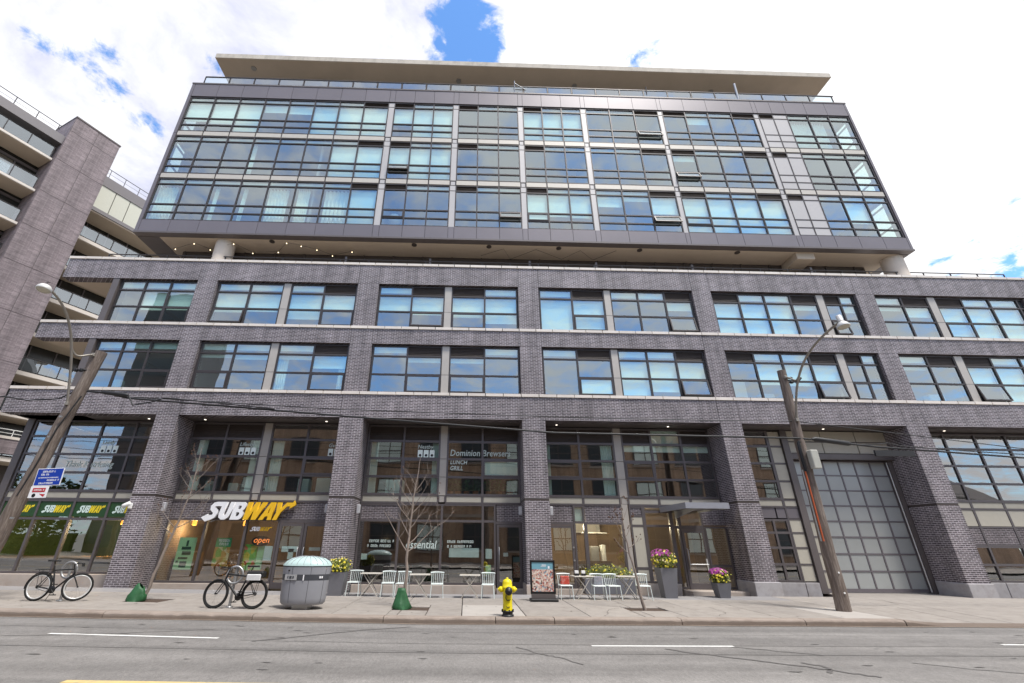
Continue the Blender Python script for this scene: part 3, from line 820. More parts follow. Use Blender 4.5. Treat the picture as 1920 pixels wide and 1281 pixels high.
for fl, b in enumerate(FB):
    zs = [b, b + .5, b + 1.0, b + 2.29, b + 2.66]
    for gi, xs in enumerate(G):
        cells, bl = {}, []
        for c in range(len(xs) - 1):
            if TL[fl].get((gi, c)): cells[(c, 3)] = 'L'
            else: bl.append((xs[c], xs[c + 1], b + 2.34, b + 2.62))
            if gi == 6 and c < 2:
                for r in range(3): cells[(c, r)] = 'P'
                if c == 1: cells[(c, 3)] = 'P'
                if (xs[c], xs[c + 1], b + 2.34, b + 2.62) in bl: bl.remove((xs[c], xs[c + 1], b + 2.34, b + 2.62))
            s = TS.get((fl, gi, c))
            if s: cells[(c, 1)] = s
            d = TB[fl].get((gi, c), 0)
            if d: bl.append((xs[c], xs[c + 1], b + 2.27 - d * 2.25, b + 2.27))
        win(xs, zs, FY + .012, cells, blinds=bl, mw=.062, tw=.07, dep=.11, names=NM)
        if fl < 2:
            for a, c in zip(xs[:-1], xs[1:]):
                slab("spandrel_panel", SPAN, apt, a + .035, c - .035, FY + .0, FY + .12, b + 2.69, b + 2.97)
            mb = MB()
            for x in xs: mb.box(x - .033, x + .033, FY + .03, FY + .12, b + 2.662, b + 2.998)
            mb.build("mullion_splice", FRAME, apt)
    for gi in range(6):
        a, c = G[gi][-1], G[gi + 1][0]
        MB().box(a + .003, c - .003, FY + .025, FY + .2, b + .0, b + 2.28).build("column_cover", GREYP, apt)
        MB().box(a + .003, c - .003, FY + .025, FY + .2, b + 2.33, b + 2.64).build("column_cover", GREYP, apt)
        MB().box(a + .003, c - .003, FY + .05, FY + .2, b + 2.28, b + 2.33).build("cover_joint", FRAME, apt)
        if fl < 2:
            MB().box(a + .003, c - .003, FY + .05, FY + .2, b + 2.64, b + 3.0).build("cover_joint", FRAME, apt)
            MB().box(a + .003, c - .003, FY + .04, FY + .049, b + 2.7, b + 2.94).build("column_cover", GREYP, apt)
# cladding panels above and below the glass
pj = [TX0 + .17] + [x for g in G for x in g[:]][1:-1] + [TX1 - .13]
for z0, z1 in ((15.1, 15.78), (24.5, 25.48)):
    MB().box(TX0 + .02, TX1 - .02, FY + .03, FY + .3, z0 + .01, z1 - .01).build("panel_backing", FRAME, apt)
    for a, b in zip(pj[:-1], pj[1:]): slab("cladding_panel", CLAD, apt, a + .009, b - .009, FY - .02, FY + .028, z0, z1)
for x0, x1 in ((TX0, TX0 + .16), (TX1 - .12, TX1)):
    for z0, z1 in ((15.1, 15.78), (15.795, 18.62), (18.64, 21.6), (21.62, 24.485), (24.5, 25.48)):
        MB().box(x0, x1, FY - .022, FY + .3, z0, z1).build("corner_post", CLAD, apt)
MB().box(TX0 - .02, TX1 + .02, FY - .05, FY + .3, 15.0, 15.09).build("drip_edge", CLAD_DK, apt)
MB().box(TX0 - .02, TX1 + .02, FY - .045, FY + .35, 25.49, 25.58).build("parapet_cap", CLAD_DK, apt)
# flanks: glass near the front corner, cladding behind
for xs_, sgn in ((TX0, 1), (TX1, -1)):
    xa, xb2 = (xs_, xs_ + .1) if sgn > 0 else (xs_ - .1, xs_)
    for b in FB:
        f = MB()
        for y in (18.12, 18.95): f.box(xa, xb2, y, y + .06, b, b + 2.66)
        for z in (b, b + 1.0, b + 2.3, b + 2.6): f.box(xa + .004, xb2 - .004, 18.182, 18.948, z, z + .06)
        w = f.build("window", FRAME, apt)
        for y0, y1 in ((18.18, 18.95),):
            for z0, z1 in ((b + .06, b + 1.0), (b + 1.06, b + 2.3), (b + 2.36, b + 2.6)): slab("flank_pane", GL_UP, w, xa + .04, xb2 - .05, y0, y1, z0, z1)
    MB().box(xa, xb2, 19.02, 27.0, 15.1, 25.48).build("flank_cladding", CLAD, apt)
    for z0, z1 in ((15.1, 15.79), (18.47, 18.79), (21.47, 21.79), (24.47, 25.48)): MB().box(xa, xb2, FY + .31, 19.01, z0, z1).build("flank_cladding", CLAD, apt)
mb = MB()
for z0, z1 in ((15.1, 15.76), (18.5, 18.78), (21.5, 21.78), (24.5, 25.45)): mb.box(TX0 + .12, TX1 - .12, FY + .31, 26.9, z0, z1)
mb.build("floor_slab", ROOM, apt)
mb = MB()
for z0, z1 in ((15.76, 18.5), (18.78, 21.5), (21.78, 24.5)):
    mb.box(TX0 + 2.2, TX1 - 2.2, 23.5, 23.7, z0 + .001, z1 - .001)
    for x in (-8.2, -4.66, -1.0, 2.65, 6.25, 10.7, 16.32, 18.2): mb.box(x - .06, x + .06, FY + .4, 23.49, z0 + .001, z1 - .001)
mb.build("interior_wall", ROOM, apt)
# terrace under the box
MB().box(TX0 + 1.05, TX1 - .51, FY + .3, 22.0, 14.985, 15.09).build("terrace_soffit", SOFF, apt)
MB().box(TX0, TX0 + 1.04, FY + .31, 22, 14.98, 15.09).build("soffit_border", CLAD_DK, apt)
MB().box(TX1 - .5, TX1, FY + .31, 22, 14.98, 15.09).build("soffit_border", CLAD_DK, apt)
MB().box(16.2, 17.1, FY + .33, 22.0, 14.62, 14.98).build("soffit_beam", SOFF, apt)
mb = MB(); mb.box(-14.6, 20.6, 19.25, 19.5, 13.4, 14.98)
for k in range(24): mb.box(-14.5 + k * 1.5, -14.43 + k * 1.5, 19.2, 19.249, 13.45, 14.97)
mb.build("terrace_wall", LOUV, apt)
for x in (-6.1, -2.0, 2.9, 6.2, 11.0, 17.0):
    MB().box(x - .05, x + .05, 18.45, 19.19, 13.45, 14.35).build("terrace_divider", CLAD_DK, apt)
for x, r in ((-12.1, .44), (21.42, .46)):
    MB().lathe([(r, 13.4), (r, 14.98)], 32, (x, 18.55, 0)).build("round_column", COLW, apt)
for x in (-9.73, -2.8, .88, 4.34, 8.38, 13.3): MB().lathe([(.13, 14.95), (.13, 14.984)], 14, (x, 18.22, 0)).build("downlight", LOUV, apt)
rl = MB(); rl.tube([(-17.2, 18.22, 14.02), (26.5, 18.22, 14.02)], .028, 6); rl.tube([(-17.2, 18.22, 13.8), (26.5, 18.22, 13.8)], .012, 5)
ra = rl.build("terrace_railing", RAIL, apt)
for k in range(33): slab("rail_post", RAIL, ra, -17.2 + k * 1.365 - .02, -17.2 + k * 1.365 + .02, 18.2, 18.24, 13.45, 14.0)
# roof terrace: glass railing, set back penthouse, thin oversailing roof
rl = MB(); rl.box(-15.9, 21.9, 18.17, 18.24, 26.66, 26.71)
ra = rl.build("roof_railing", RAIL, apt)
k = 0; x = -15.9
while x < 21.8:
    slab("rail_post", RAIL, ra, x - .02, x + .02, 18.18, 18.23, 25.5, 26.66)
    slab("rail_pane", GL_BAL, ra, x + .05, min(x + 1.4, 21.85), 18.2, 18.212, 25.7, 26.62); x += 1.45
MB().box(-13.5, 19.5, 21.6, 26, 25.46, 28.56).build("penthouse_wall", CLAD_DK, apt)
mb = MB()
for a in range(13): mb.box(-13.2 + a * 2.5, -11.0 + a * 2.5, 21.52, 21.59, 25.6, 28.3)
mb.build("penthouse_glazing", GL_UP, apt)
MB().box(-15.9, 22.5, 18.29, 27.0, 28.61, 28.98).build("roof_slab", CONC, apt)
MB().box(-15.88, 22.48, 18.31, 27.0, 28.585, 28.605).build("roof_soffit", mat("roof_soffit_render", (0.46, 0.375, 0.285), 0.85, var=0.08, nscale=.7), apt)
for x, y in ((-1.0, 19.3), (6.46, 19.4), (15.4, 19.5), (-13.8, 18.9)): MB().lathe([(.16, 28.54), (.16, 28.584)], 14, (x, y, 0)).build("downlight", GALV, apt)
mb = MB(); mb.tube([(2.45, 18.3, 25.6), (2.4, 18.0, 26.9)], .03, 6); mb.tube([(2.4, 18.0, 26.7), (3.1, 18.2, 26.4)], .03, 6); mb.build("davit_arm", STEEL, apt)
mb = MB(); mb.tube([(16.0, 18.3, 25.6), (15.9, 18.1, 27.4)], .07, 8); mb.build("davit_arm", STEEL, apt)
MB().tube([(10.4, 18.3, 25.6), (10.4, 18.15, 26.95)], .035, 6).build("davit_arm", RAIL, apt)

# ---------------------------------------------------------------- ground floor glazing
ZR = [3.35, 4.06, 4.78, 5.49, 6.16]
FL = dict(fm=FRAME_LT, gm=GL_SH, mw=.085, tw=.085, dep=.14)
MEZZ = [([-17.98, -16.62, -15.2, -13.82, -12.3], {}, []),
        ([-11.5, -10.04, -8.52], {(0, 3): 'L', (1, 3): 'L', (0, 1): 'S'}, []),
        ([-8.2, -6.68, -5.2], {(1, 1): 'S'}, []),
        ([-4.17, -2.65, -1.12], {(0, 3): 'L', (1, 3): 'L', (1, 1): 'S'}, []),
        ([-.84, .64, 2.2], {(0, 3): 'L', (1, 3): 'L', (1, 1): 'W'}, []),
        ([3.18, 4.7, 6.2], {(0, 3): 'L', (1, 3): 'L', (0, 1): 'S'}, []),
        ([6.52, 7.78, 9.07, 10.3], {(0, 3): 'L', (2, 3): 'L', (0, 1): 'S'}, [(6.52, 7.78, 5.2, 5.45), (7.78, 9.07, 5.2, 5.45), (9.07, 10.3, 5.2, 5.45), (7.78, 9.07, 5.52, 6.12)]),
        ([11.25, 12.86], {}, []),
        ([19.05, 20.67, 22.05, 23.43, 24.8, 26.2], {}, [])]
for xs, cells, bl in MEZZ:
    win(xs, ZR, GY, cells, blinds=bl, name="shop_window", **FL)
    for a, b in zip(xs[:-1], xs[1:]):
        slab("beige_panel", BEIGE, apt, a + .05, b - .05, GY + .02, GY + .1, 3.10, 3.31)
    mb = MB()
    mb.box(xs[0], xs[-1], GY - .004, GY + .13, 3.315, 3.348); mb.box(xs[0], xs[-1], GY - .004, GY + .13, 3.03, 3.095)
    for x in xs: mb.box(x - .046, x + .046, GY, GY + .12, 3.097, 3.313)
    mb.build("transom_rail", FRAME_LT, apt)
for a, b in ((-8.52, -8.2), (-1.12, -.84), (6.2, 6.52)):
    for z0, z1 in ((3.1, 3.32), (3.35, 4.05), (4.07, 4.77), (4.79, 6.16)): MB().box(a + .003, b - .003, GY + .01, GY + .3, z0, z1).build("column_cover", TAUPE, apt)
MB().box(6.22, 6.46, GY + .01, GY + .3, 0.1, 3.09).build("column_cover", TAUPE, apt)


def shop(xs, zs, cells=None, base=None, names=None, **k):
    kw = dict(FL); kw.update(k)
    return win(xs, zs, GY, cells, name="shop_window", names=names, **kw)


def fascia(x0, x1, z0=2.4, z1=3.03): return MB().box(x0 + .004, x1 - .004, GY + .03, GY + .2, z0, z1).build("brick_fascia", BRICK_DK, apt)


def sill(x0, x1, z1, y=None, m=None): return MB().cbox(x0, x1, (GY - .06) if y is None else y, GY + .2, -.1, z1, .012).build("stone_sill", m or CURBST, apt)


def door(x0, x1, z0, z1, hinge='l', leaf=None, handles=()):
    f = MB(); y = GY - .01; t = .1
    f.box(x0, x0 + t, y, y + .07, z0, z1); f.box(x1 - t, x1, y, y + .07, z0, z1)
    f.box(x0 + t, x1 - t, y + .003, y + .067, z0, z0 + .2); f.box(x0 + t, x1 - t, y + .003, y + .067, z1 - t, z1)
    d = f.build("door", FRAME_LT, apt)
    slab("door_pane", GL_SH, d, x0 + t, x1 - t, y + .03, y + .04, z0 + .2, z1 - t)
    for hx in handles:
        h = MB(); h.tube([(hx, y, z0 + .7), (hx, y - .07, z0 + .74), (hx, y - .07, z0 + 1.35), (hx, y, z0 + 1.39)], .017, 8)
        h.build("handle", STEEL, d)
    return d


# bay with the green banners, far left
shop([-17.98, -16.58, -15.24, -13.9, -12.3], [.47, 2.34, 3.03])
sill(-18.3, -12.42, .46, GY - .2)
# sandwich shop
fascia(-11.5, -5.18); shop([-11.5, -10.02, -8.48, -7.2], [.2, 2.4]); sill(-11.52, -7.2, .19)
MB().box(-7.195, -5.15, GY, GY + .13, 2.27, 2.4).build("door_head", FRAME_LT, apt)
door(-7.18, -6.24, .03, 2.26, handles=(-6.34,)); door(-6.22, -5.2, .03, 2.26, handles=(-6.12,))
# corner cafe, middle bay
fascia(-4.17, -2.63)
shop([-4.17, -2.61, -.95, .66, 1.17], [.2, 2.4, 3.03], {(0, 1): '-'}); sill(-4.19, 1.15, .19)
fascia(1.2, 2.2); MB().box(1.172, 2.2, GY, GY + .13, 2.3, 2.4).build("door_head", FRAME_LT, apt)
door(1.2, 2.18, .1, 2.29, handles=(1.29,)); MB().cbox(1.17, 2.2, GY - .2, GY + .2, -.1, .09, .01).build("door_step", CURBST, apt)
# bay with the grey canopy
fascia(3.16, 4.23); MB().box(3.15, 4.235, GY, GY + .13, 2.3, 2.4).build("door_head", FRAME_LT, apt)
door(3.2, 4.22, .06, 2.29, handles=())
for z in (1.05, 1.5): MB().lathe([(.03, 0), (.035, .03)], 10, m=Matrix.Translation((4.17, GY - .01, z)) @ Matrix.Rotation(math.pi / 2, 4, 'X')).build("door_knob", STEEL, apt)
w = shop([4.24, 4.7], [.1, 2.4, 3.03]); slab("blind", CURT, w, 4.29, 4.65, GY + .1, GY + .11, 2.45, 2.98)
fascia(4.72, 6.2); shop([4.7, 6.2], [.12, 2.4])
sill(3.12, 6.45, .1)
shop([6.5, 7.06], [.3, .8, 2.3, 2.66, 3.03], {(0, 0): 'P', (0, 1): 'P', (0, 2): 'P', (0, 3): '-'}, panel_m=BEIGE); fascia(6.54, 7.04, 2.7, 3.0)
shop([7.06, 8.14], [.3, 2.3, 2.82, 3.03]); sill(6.48, 8.14, .29)
shop([8.14, 8.45], [.12, 2.26, 3.03]); MB().box(8.455, 9.4, GY, GY + .13, 2.17, 2.26).build("door_head", FRAME_LT, apt)
dd = door(8.47, 9.39, .11, 2.16, handles=(8.58,))
mb = MB(); mb.tube([(8.57, GY - .08, .95), (9.3, GY - .08, .95)], .018, 8); mb.box(9.25, 9.3, GY - .03, GY - .01, .75, 1.15); mb.build("push_bar", ALU, dd)
shop([8.45, 9.4], [2.26, 3.03]); shop([9.41, 10.3], [.12, .9, 2.3]); fascia(9.41, 10.3, 2.34, 3.03)
MB().cbox(8.2, 10.3, GY - .75, GY + .2, -.1, .1, .012).build("door_step", CURBST, apt)
cn = empty("entrance_canopy", (8.45, GY, 2.85)); cn.parent = apt; cn.location = Vector((8.45, GY, 2.85)) - ORG[apt.name]
CANM = mat("blue_grey_metal", (0.33, 0.34, 0.38), 0.4, .3, var=.05)
CANT = mat("canopy_underside", (0.22, .22, .245), 0.5, .2, var=.05)
CX0, CX1, CY0 = 7.72, 9.28, 16.55
mb = MB(); mb.box(CX0, CX1, CY0, CY0 + .04, 2.80, 3.0); mb.box(CX0, CX0 + .04, CY0 + .043, GY - .03, 2.80, 3.0); mb.box(CX1 - .04, CX1, CY0 + .043, GY - .03, 2.80, 3.0); mb.build("canopy_fascia", CANM, cn)
MB().box(CX0 + .043, CX1 - .043, CY0 + .043, GY - .03, 2.86, 2.96).build("canopy_deck", CANT, cn)
mb = MB(); mb.add([(8.3, 16.8, 2.85), (8.3, GY - .03, 2.85), (8.3, GY - .03, 2.58), (8.36, 16.8, 2.85), (8.36, GY - .03, 2.85), (8.36, GY - .03, 2.58)], [(0, 1, 2), (3, 5, 4), (0, 2, 5, 3), (0, 3, 4, 1), (1, 4, 5, 2)]); mb.build("canopy_bracket", CANM, cn)
# loading bay with the big panelled door
shop([11.62, 12.26, 12.84], [.38, .98, 1.56, 2.1, 2.6], fm=FRAME_LT)
for z0, z1 in ((.38, .98), (.98, 1.56), (1.56, 2.1), (2.1, 2.6)): slab("beige_panel", BEIGE, apt, 12.93, 13.4, GY + .03, GY + .1, z0 + .03, z1 - .03)
for a, b in ((11.25, 12.44), (12.5, 13.4)): slab("grey_panel", CLAD, apt, a, b, GY + .03, GY + .1, 2.64, 3.02)
for z0, z1 in zip(ZR[:-1], ZR[1:]): slab("beige_panel", BEIGE, apt, 12.93, 13.4, GY + .03, GY + .1, z0 + .04, z1 - .04)
slab("beige_panel", BEIGE, apt, 12.93, 13.4, GY + .03, GY + .1, 3.1, 3.31)
mb = MB()
mb.box(11.22, 11.62, GY + .02, GY + .13, .38, 3.02); mb.box(12.86, 12.92, GY + .01, GY + .13, .38, 6.16)
for z in (.36, .98, 1.56, 2.1, 2.6, 3.06, 3.33, 4.06, 4.78, 5.49): mb.box(12.922, 13.42, GY + .014, GY + .12, z - .028, z + .028)
mb.build("panel_grid", FRAME_LT, apt)
MB().box(13.43, 13.7, GY - .06, GY + .35, .0, 6.18).build("gate_post", CLAD_DK, apt)
sill(11.2, 12.86, .36, m=BASEST); sill(12.88, 13.42, .36, m=BASEST)
for a, b in ((13.74, 15.2), (15.24, 16.72), (16.76, 18.06)):
    for z0, z1 in ((5.24, 5.68), (5.74, 6.16)): slab("beige_panel", BEIGE, apt, a, b, GY + .03, GY + .1, z0, z1)
MB().box(13.72, 18.1, GY + .07, GY + .2, 4.98, 6.18).build("panel_backing", CLAD_DK, apt)
MB().box(13.71, 18.09, GY - .03, GY + .068, 4.98, 5.2).build("gate_head", CLAD_DK, apt)
MB().box(17.93, 18.09, GY + .13, GY + .45, .0, 4.97).build("gate_post", CLAD_DK, apt)
FROST = mat("frosted_door_panel", (0.35, 0.365, 0.355), 0.28, 0.1, var=.12, nscale=.5, pieces=.05, spec=.7)
gx = [13.75, 14.48, 15.2, 15.88, 16.56, 17.24, 17.92]
gzr = [.12, .75, 1.36, 1.97, 2.56, 3.15, 3.75, 4.36, 4.94]
GDY = GY + .3
gf = MB()
gf.box(gx[0], gx[-1], GDY, GDY + .06, .02, .118)
for x in gx: gf.box(x - .028, x + .028, GDY + .003, GDY + .06, .12, 4.96)
for z in gzr:
    for a, b in zip(gx[:-1], gx[1:]): gf.box(a + .03, b - .03, GDY + .006, GDY + .056, z - .026, z + .026)
gd = gf.build("garage_door", CLAD, apt, label="wide garage door of pale frosted panels in a brown grid")
for i, (a, b) in enumerate(zip(gx[:-1], gx[1:])):
    for j, (c, d) in enumerate(zip(gzr[:-1], gzr[1:])):
        slab("door_panel", BEIGE if (i == 0 and j < 4) else FROST, gd, a + .03, b - .03, GDY + .025, GDY + .04, c + .028, d - .028)
MB().tube([(17.9, GY + .2, .05), (17.9, GY + .2, 4.9)], .022, 6).build("door_track", ALU, apt)
# right hand bay
X5 = [19.05, 20.67, 22.05, 23.43, 24.8, 26.2]
for a, b in zip(X5[:-1], X5[1:]):
    slab("beige_panel", BEIGE, apt, a + .05, b - .05, GY + .02, GY + .1, 2.42, 3.02)
    MB().box(a + .05, b - .05, GY + .02, GY + .1, 1.72, 2.34).build("brick_panel", BRICK_DK, apt)
mb = MB()
for x in X5: mb.box(x - .045, x + .045, GY, GY + .12, 1.692, 3.028)
for z in (1.695, 2.345): mb.box(X5[0], X5[-1], GY + .006, GY + .115, z, z + .06)
mb.build("panel_grid", FRAME_LT, apt)
shop(X5, [.42, 1.02, 1.69]); 
for a, b in zip(X5[:-1], X5[1:]): sill(a + .01, b - .01, .41, m=BASEST)
# rooms behind the shop glass
ROOM_GR = mat('green_shop_wall', (0.16, 0.24, 0.09), 0.9, var=0.2, nscale=0.8)
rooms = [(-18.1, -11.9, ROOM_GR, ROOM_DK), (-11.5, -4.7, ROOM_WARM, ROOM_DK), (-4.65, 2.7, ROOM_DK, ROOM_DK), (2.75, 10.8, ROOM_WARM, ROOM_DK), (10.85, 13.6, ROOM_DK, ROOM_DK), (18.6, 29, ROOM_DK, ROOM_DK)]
MB().box(13.72, 18.5, 23.0, 23.2, .02, 6.3).build("interior_wall", ROOM_DK, apt)
SHOPFLOOR = mat("shop_floor_tiles", (0.16, 0.12, 0.09), 0.5, var=.15, nscale=2)
for a, b, m0, m1 in rooms:
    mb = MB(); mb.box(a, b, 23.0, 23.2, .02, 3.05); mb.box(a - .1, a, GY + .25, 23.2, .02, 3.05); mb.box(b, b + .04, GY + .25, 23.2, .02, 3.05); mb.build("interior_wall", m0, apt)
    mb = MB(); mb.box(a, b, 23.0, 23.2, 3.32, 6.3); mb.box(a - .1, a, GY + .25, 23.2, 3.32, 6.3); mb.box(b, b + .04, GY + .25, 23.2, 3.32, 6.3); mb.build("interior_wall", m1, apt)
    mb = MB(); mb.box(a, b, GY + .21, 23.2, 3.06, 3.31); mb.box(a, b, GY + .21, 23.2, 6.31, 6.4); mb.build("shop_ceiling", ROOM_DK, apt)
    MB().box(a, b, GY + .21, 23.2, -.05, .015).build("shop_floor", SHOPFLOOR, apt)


def curtain(x0, x1, z0, z1, y=GY + .25, n=5, dep=.05, m=None, parent=None):
    """hanging cloth with folds"""
    k = n * 6; t = .012; vs = []
    for i in range(k + 1):
        x = x0 + (x1 - x0) * i / k; yy = y + dep * math.sin(i / 6 * 2 * math.pi + x0)
        vs += [(x, yy, z0), (x, yy, z1), (x, yy + t, z0), (x, yy + t, z1)]
    fs = []
    for i in range(k):
        a, b = 4 * i, 4 * i + 4
        fs += [(a, b, b + 1, a + 1), (a + 2, a + 3, b + 3, b + 2)]
    return MB().add(vs, fs, True).build("curtain", m or CURT, parent or apt)


for a, b in ((-11.2, -10.85), (-8.95, -8.6), (-8.1, -7.65), (-4.02, -3.72), (-1.45, -1.2), (3.22, 3.5), (5.65, 6.12)): curtain(a, b, 3.4, 5.46)
for fl, a, b in ((0, -15.95, -15.0), (0, -13.1, -12.9), (0, -11.7, -11.5), (0, -10.4, -9.4), (0, -8.9, -8.3), (0, -7.5, -6.3), (1, -11.9, -11.65), (2, -9.15, -9.0)):
    curtain(a, b, FB[fl] + .05, FB[fl] + 2.3, FY + .3, 6 if b - a > .5 else 3)
curtain(18.3, 20.4, FB[2] + .05, FB[2] + 2.3, FY + .35, 14, .07)
curtain(-8.15, -7.75, 7.32, 8.9, FY + .4, 4); curtain(-5.6, -5.3, 7.32, 8.9, FY + .4, 3)
for i, (a, b) in enumerate(((-8.85, -8.0), (-7.35, -7.0), (18.2, 18.6))):   # white columns and wall ends seen in the box
    f = FB[[2, 1, 0][i]]
    MB().box(a, b, 19.0, 19.4, f - .02, f + 2.68).build("white_column", WHITE, apt)
# wall lamps on the piers
for x in (-11.35, -5.28, -4.08, 2.08, 3.26, 11.32, 19.1):
    MB().cbox(x - .065, x + .065, FY + .35, FY + .5, 2.62, 2.92, .02).build("wall_lamp", mat("wall_lamp_%d" % int(x * 100), (0.5, .5, .52), .4, .3), apt)


# ================================================================ wing behind on the left
PH = math.radians(26)
wing = empty("apartment_wing", (-31.6, 26.1, 0), "tall paler brick apartment wing with stacked balconies behind the left end of the block", "building", rz=math.radians(90) - PH)
ORG[wing.name] = Vector((0, 0, 0))
WB = mat("wing_grey_band", (0.20, 0.185, 0.19), 0.45, .2, var=.05)
WDK = mat("dark_wing_glazing", (0.022, 0.022, 0.02), 0.2, var=.3, nscale=.8)
WSLAB = mat("white_slab_edge", (0.68, 0.62, 0.56), 0.8, var=.05)
pl = [0, .0]
LV = [3.0, 6.1, 9.2, 12.3, 15.6, 19.0, 21.92, 24.92, 27.99, 30.9, 32.36]
for z0, z1 in zip([0] + LV[:-1], LV):                           # pylon faced with panels of brick
    for a, b in ((0, 1.57), (1.57, 3.18)):
        MB().box(a + .012, b - .012, 0, .3, z0 + .012, z1 - .012).build("brick_panel", BRICK_WING, wing)
MB().box(.02, 3.16, .03, 3.0, 0, 32.3).build("pylon_core", CLAD_DK, wing)
for z0, z1 in zip([0] + LV[:-1], LV): MB().box(-.02, .01, .02, 5.5, z0 + .012, z1 - .012).build("brick_panel", BRICK_WING, wing)
MB().box(-.05, 3.22, -.04, 3.05, 32.3, 32.42).build("pylon_cap", CLAD_DK, wing)
MB().box(-14, -.03, 2.2, 8, 0, 29.5).build("rear_wall", WDK, wing)
mb = MB()
for z in LV[:-2]:
    for k in range(10): mb.box(-13.5 + k * 1.35, -13.42 + k * 1.35, 2.12, 2.199, z + .2, z + 2.4)
    mb.box(-14, -.04, 2.1, 2.199, z + 2.4, z + 2.6)
mb.build("window_frame", FRAME_LT, wing)
mb = MB()
for z in LV[4:-2]:
    for k in range(9): mb.box(-13.4 + k * 1.35, -12.2 + k * 1.35, 2.14, 2.16, z + .3, z + 2.35)
mb.build("window_glazing", GL_BAL, wing)
for z in LV[:-2]:
    MB().box(-14, -.06, .4, 2.19, z - .12, z + .06).build("balcony_slab", WSLAB, wing)
    MB().box(-13.98, -.07, .45, 2.18, z - .17, z - .125).build("balcony_soffit", SOFF, wing)
    r = MB(); r.tube([(-14, .45, z + 1.08), (-.2, .45, z + 1.08)], .03, 6); r.tube([(-.2, .45, z + 1.08), (-.2, 2.1, z + 1.08)], .03, 6)
    o = r.build("balcony_railing", RAIL, wing)
    for k in range(10):
        slab("rail_pane", GL_BAL, o, -14 + k * 1.38, -12.66 + k * 1.38, .44, .455, z + .1, z + 1.02)
        slab("rail_post", RAIL, o, -12.65 + k * 1.38, -12.6 + k * 1.38, .42, .47, z + .06, z + 1.06)
MB().box(-14, -.03, .2, 8, 29.5, 30.25).build("roof_band", WB, wing)
r = MB(); r.tube([(-14, .4, 31.05), (-.4, .4, 31.05)], .03, 6); r.tube([(-14, .4, 30.65), (-.4, .4, 30.65)], .012, 5)
o = r.build("roof_railing", RAIL, wing)
for k in range(11): slab("rail_post", RAIL, o, -13.6 + k * 1.3, -13.55 + k * 1.3, .38, .42, 30.25, 31.03)
# right part of the wing, set back 4 m
MB().box(3.2, 34, 6.2, 14, 0, 31.0).build("rear_wall", WDK, wing)
for z in (3.8, 6.9, 9.95, 13.0, 16.05, 19.1, 22.15, 25.2):
    MB().box(3.2, 34, 4.05, 6.19, z - .3, z).build("balcony_slab", WSLAB, wing)
    MB().box(3.2, 34, 4.12, 6.19, z - .36, z - .305).build("balcony_soffit", SOFF, wing)
    r = MB(); r.tube([(3.2, 4.1, z + 1.08), (34, 4.1, z + 1.08)], .03, 6)
    o = r.build("balcony_railing", RAIL, wing)
    for k in range(12):
        slab("rail_pane", GL_BAL, o, 3.3 + k * 1.2, 4.42 + k * 1.2, 4.09, 4.105, z + .1, z + 1.02)
        slab("rail_post", RAIL, o, 4.44 + k * 1.2, 4.48 + k * 1.2, 4.08, 4.12, z, z + 1.06)
    mb = MB()
    for k in range(16): mb.box(3.6 + k * 1.7, 3.68 + k * 1.7, 6.12, 6.19, z + .02, z + 2.6)
    mb.build("window_frame", FRAME_LT, wing)
MB().box(3.2, 34, 4.0, 6.19, 28.0, 28.35).build("roof_band", WB, wing)
MB().box(3.2, 34, 4.0, 6.19, 30.75, 31.75).build("roof_band", WB, wing)
MB().box(3.2, 34, 4.08, 6.19, 27.85, 27.99).build("balcony_soffit", SOFF, wing)
WPAN = mat("wing_pale_panel", (0.56, 0.56, 0.48), 0.5, var=.04, pieces=.03)
for k in range(14): slab("wall_panel", WPAN, wing, 3.26 + k * 1.21, 4.41 + k * 1.21, 4.06, 4.2, 28.36, 30.74)
MB().box(3.2, 34, 4.12, 4.3, 28.36, 30.74).build("panel_backing", FRAME, wing)
r = MB(); r.tube([(3.2, 4.1, 32.65), (34, 4.1, 32.65)], .03, 6); r.tube([(3.2, 4.1, 32.2), (34, 4.1, 32.2)], .014, 5)
o = r.build("roof_railing", RAIL, wing)
for k in range(20): slab("rail_post", RAIL, o, 3.4 + k * 1.25, 3.44 + k * 1.25, 4.08, 4.12, 31.75, 32.63)
# lower brick balcony at the far left of the street level
MB().box(3.2, 12, 3.9, 4.2, 7.1, 8.1).build("brick_parapet", BRICK_WING, wing)
MB().box(3.2, 12, 3.85, 4.25, 8.1, 8.28).build("parapet_cap", WSLAB, wing)
r = MB(); r.tube([(3.2, 4.0, 8.75), (12, 4.0, 8.75)], .03, 6); r.tube([(3.2, 4.0, 8.5), (12, 4.0, 8.5)], .02, 6)
o = r.build("parapet_railing", WHITE, wing)
for k in range(8): slab("rail_post", WHITE, o, 3.5 + k * 1.1, 3.54 + k * 1.1, 3.98, 4.02, 8.28, 8.73)
mb = MB(); mb.box(1.5, 12, 6.0, 6.19, 0, 6.9); mb.build("lower_wall", LOUV, wing)

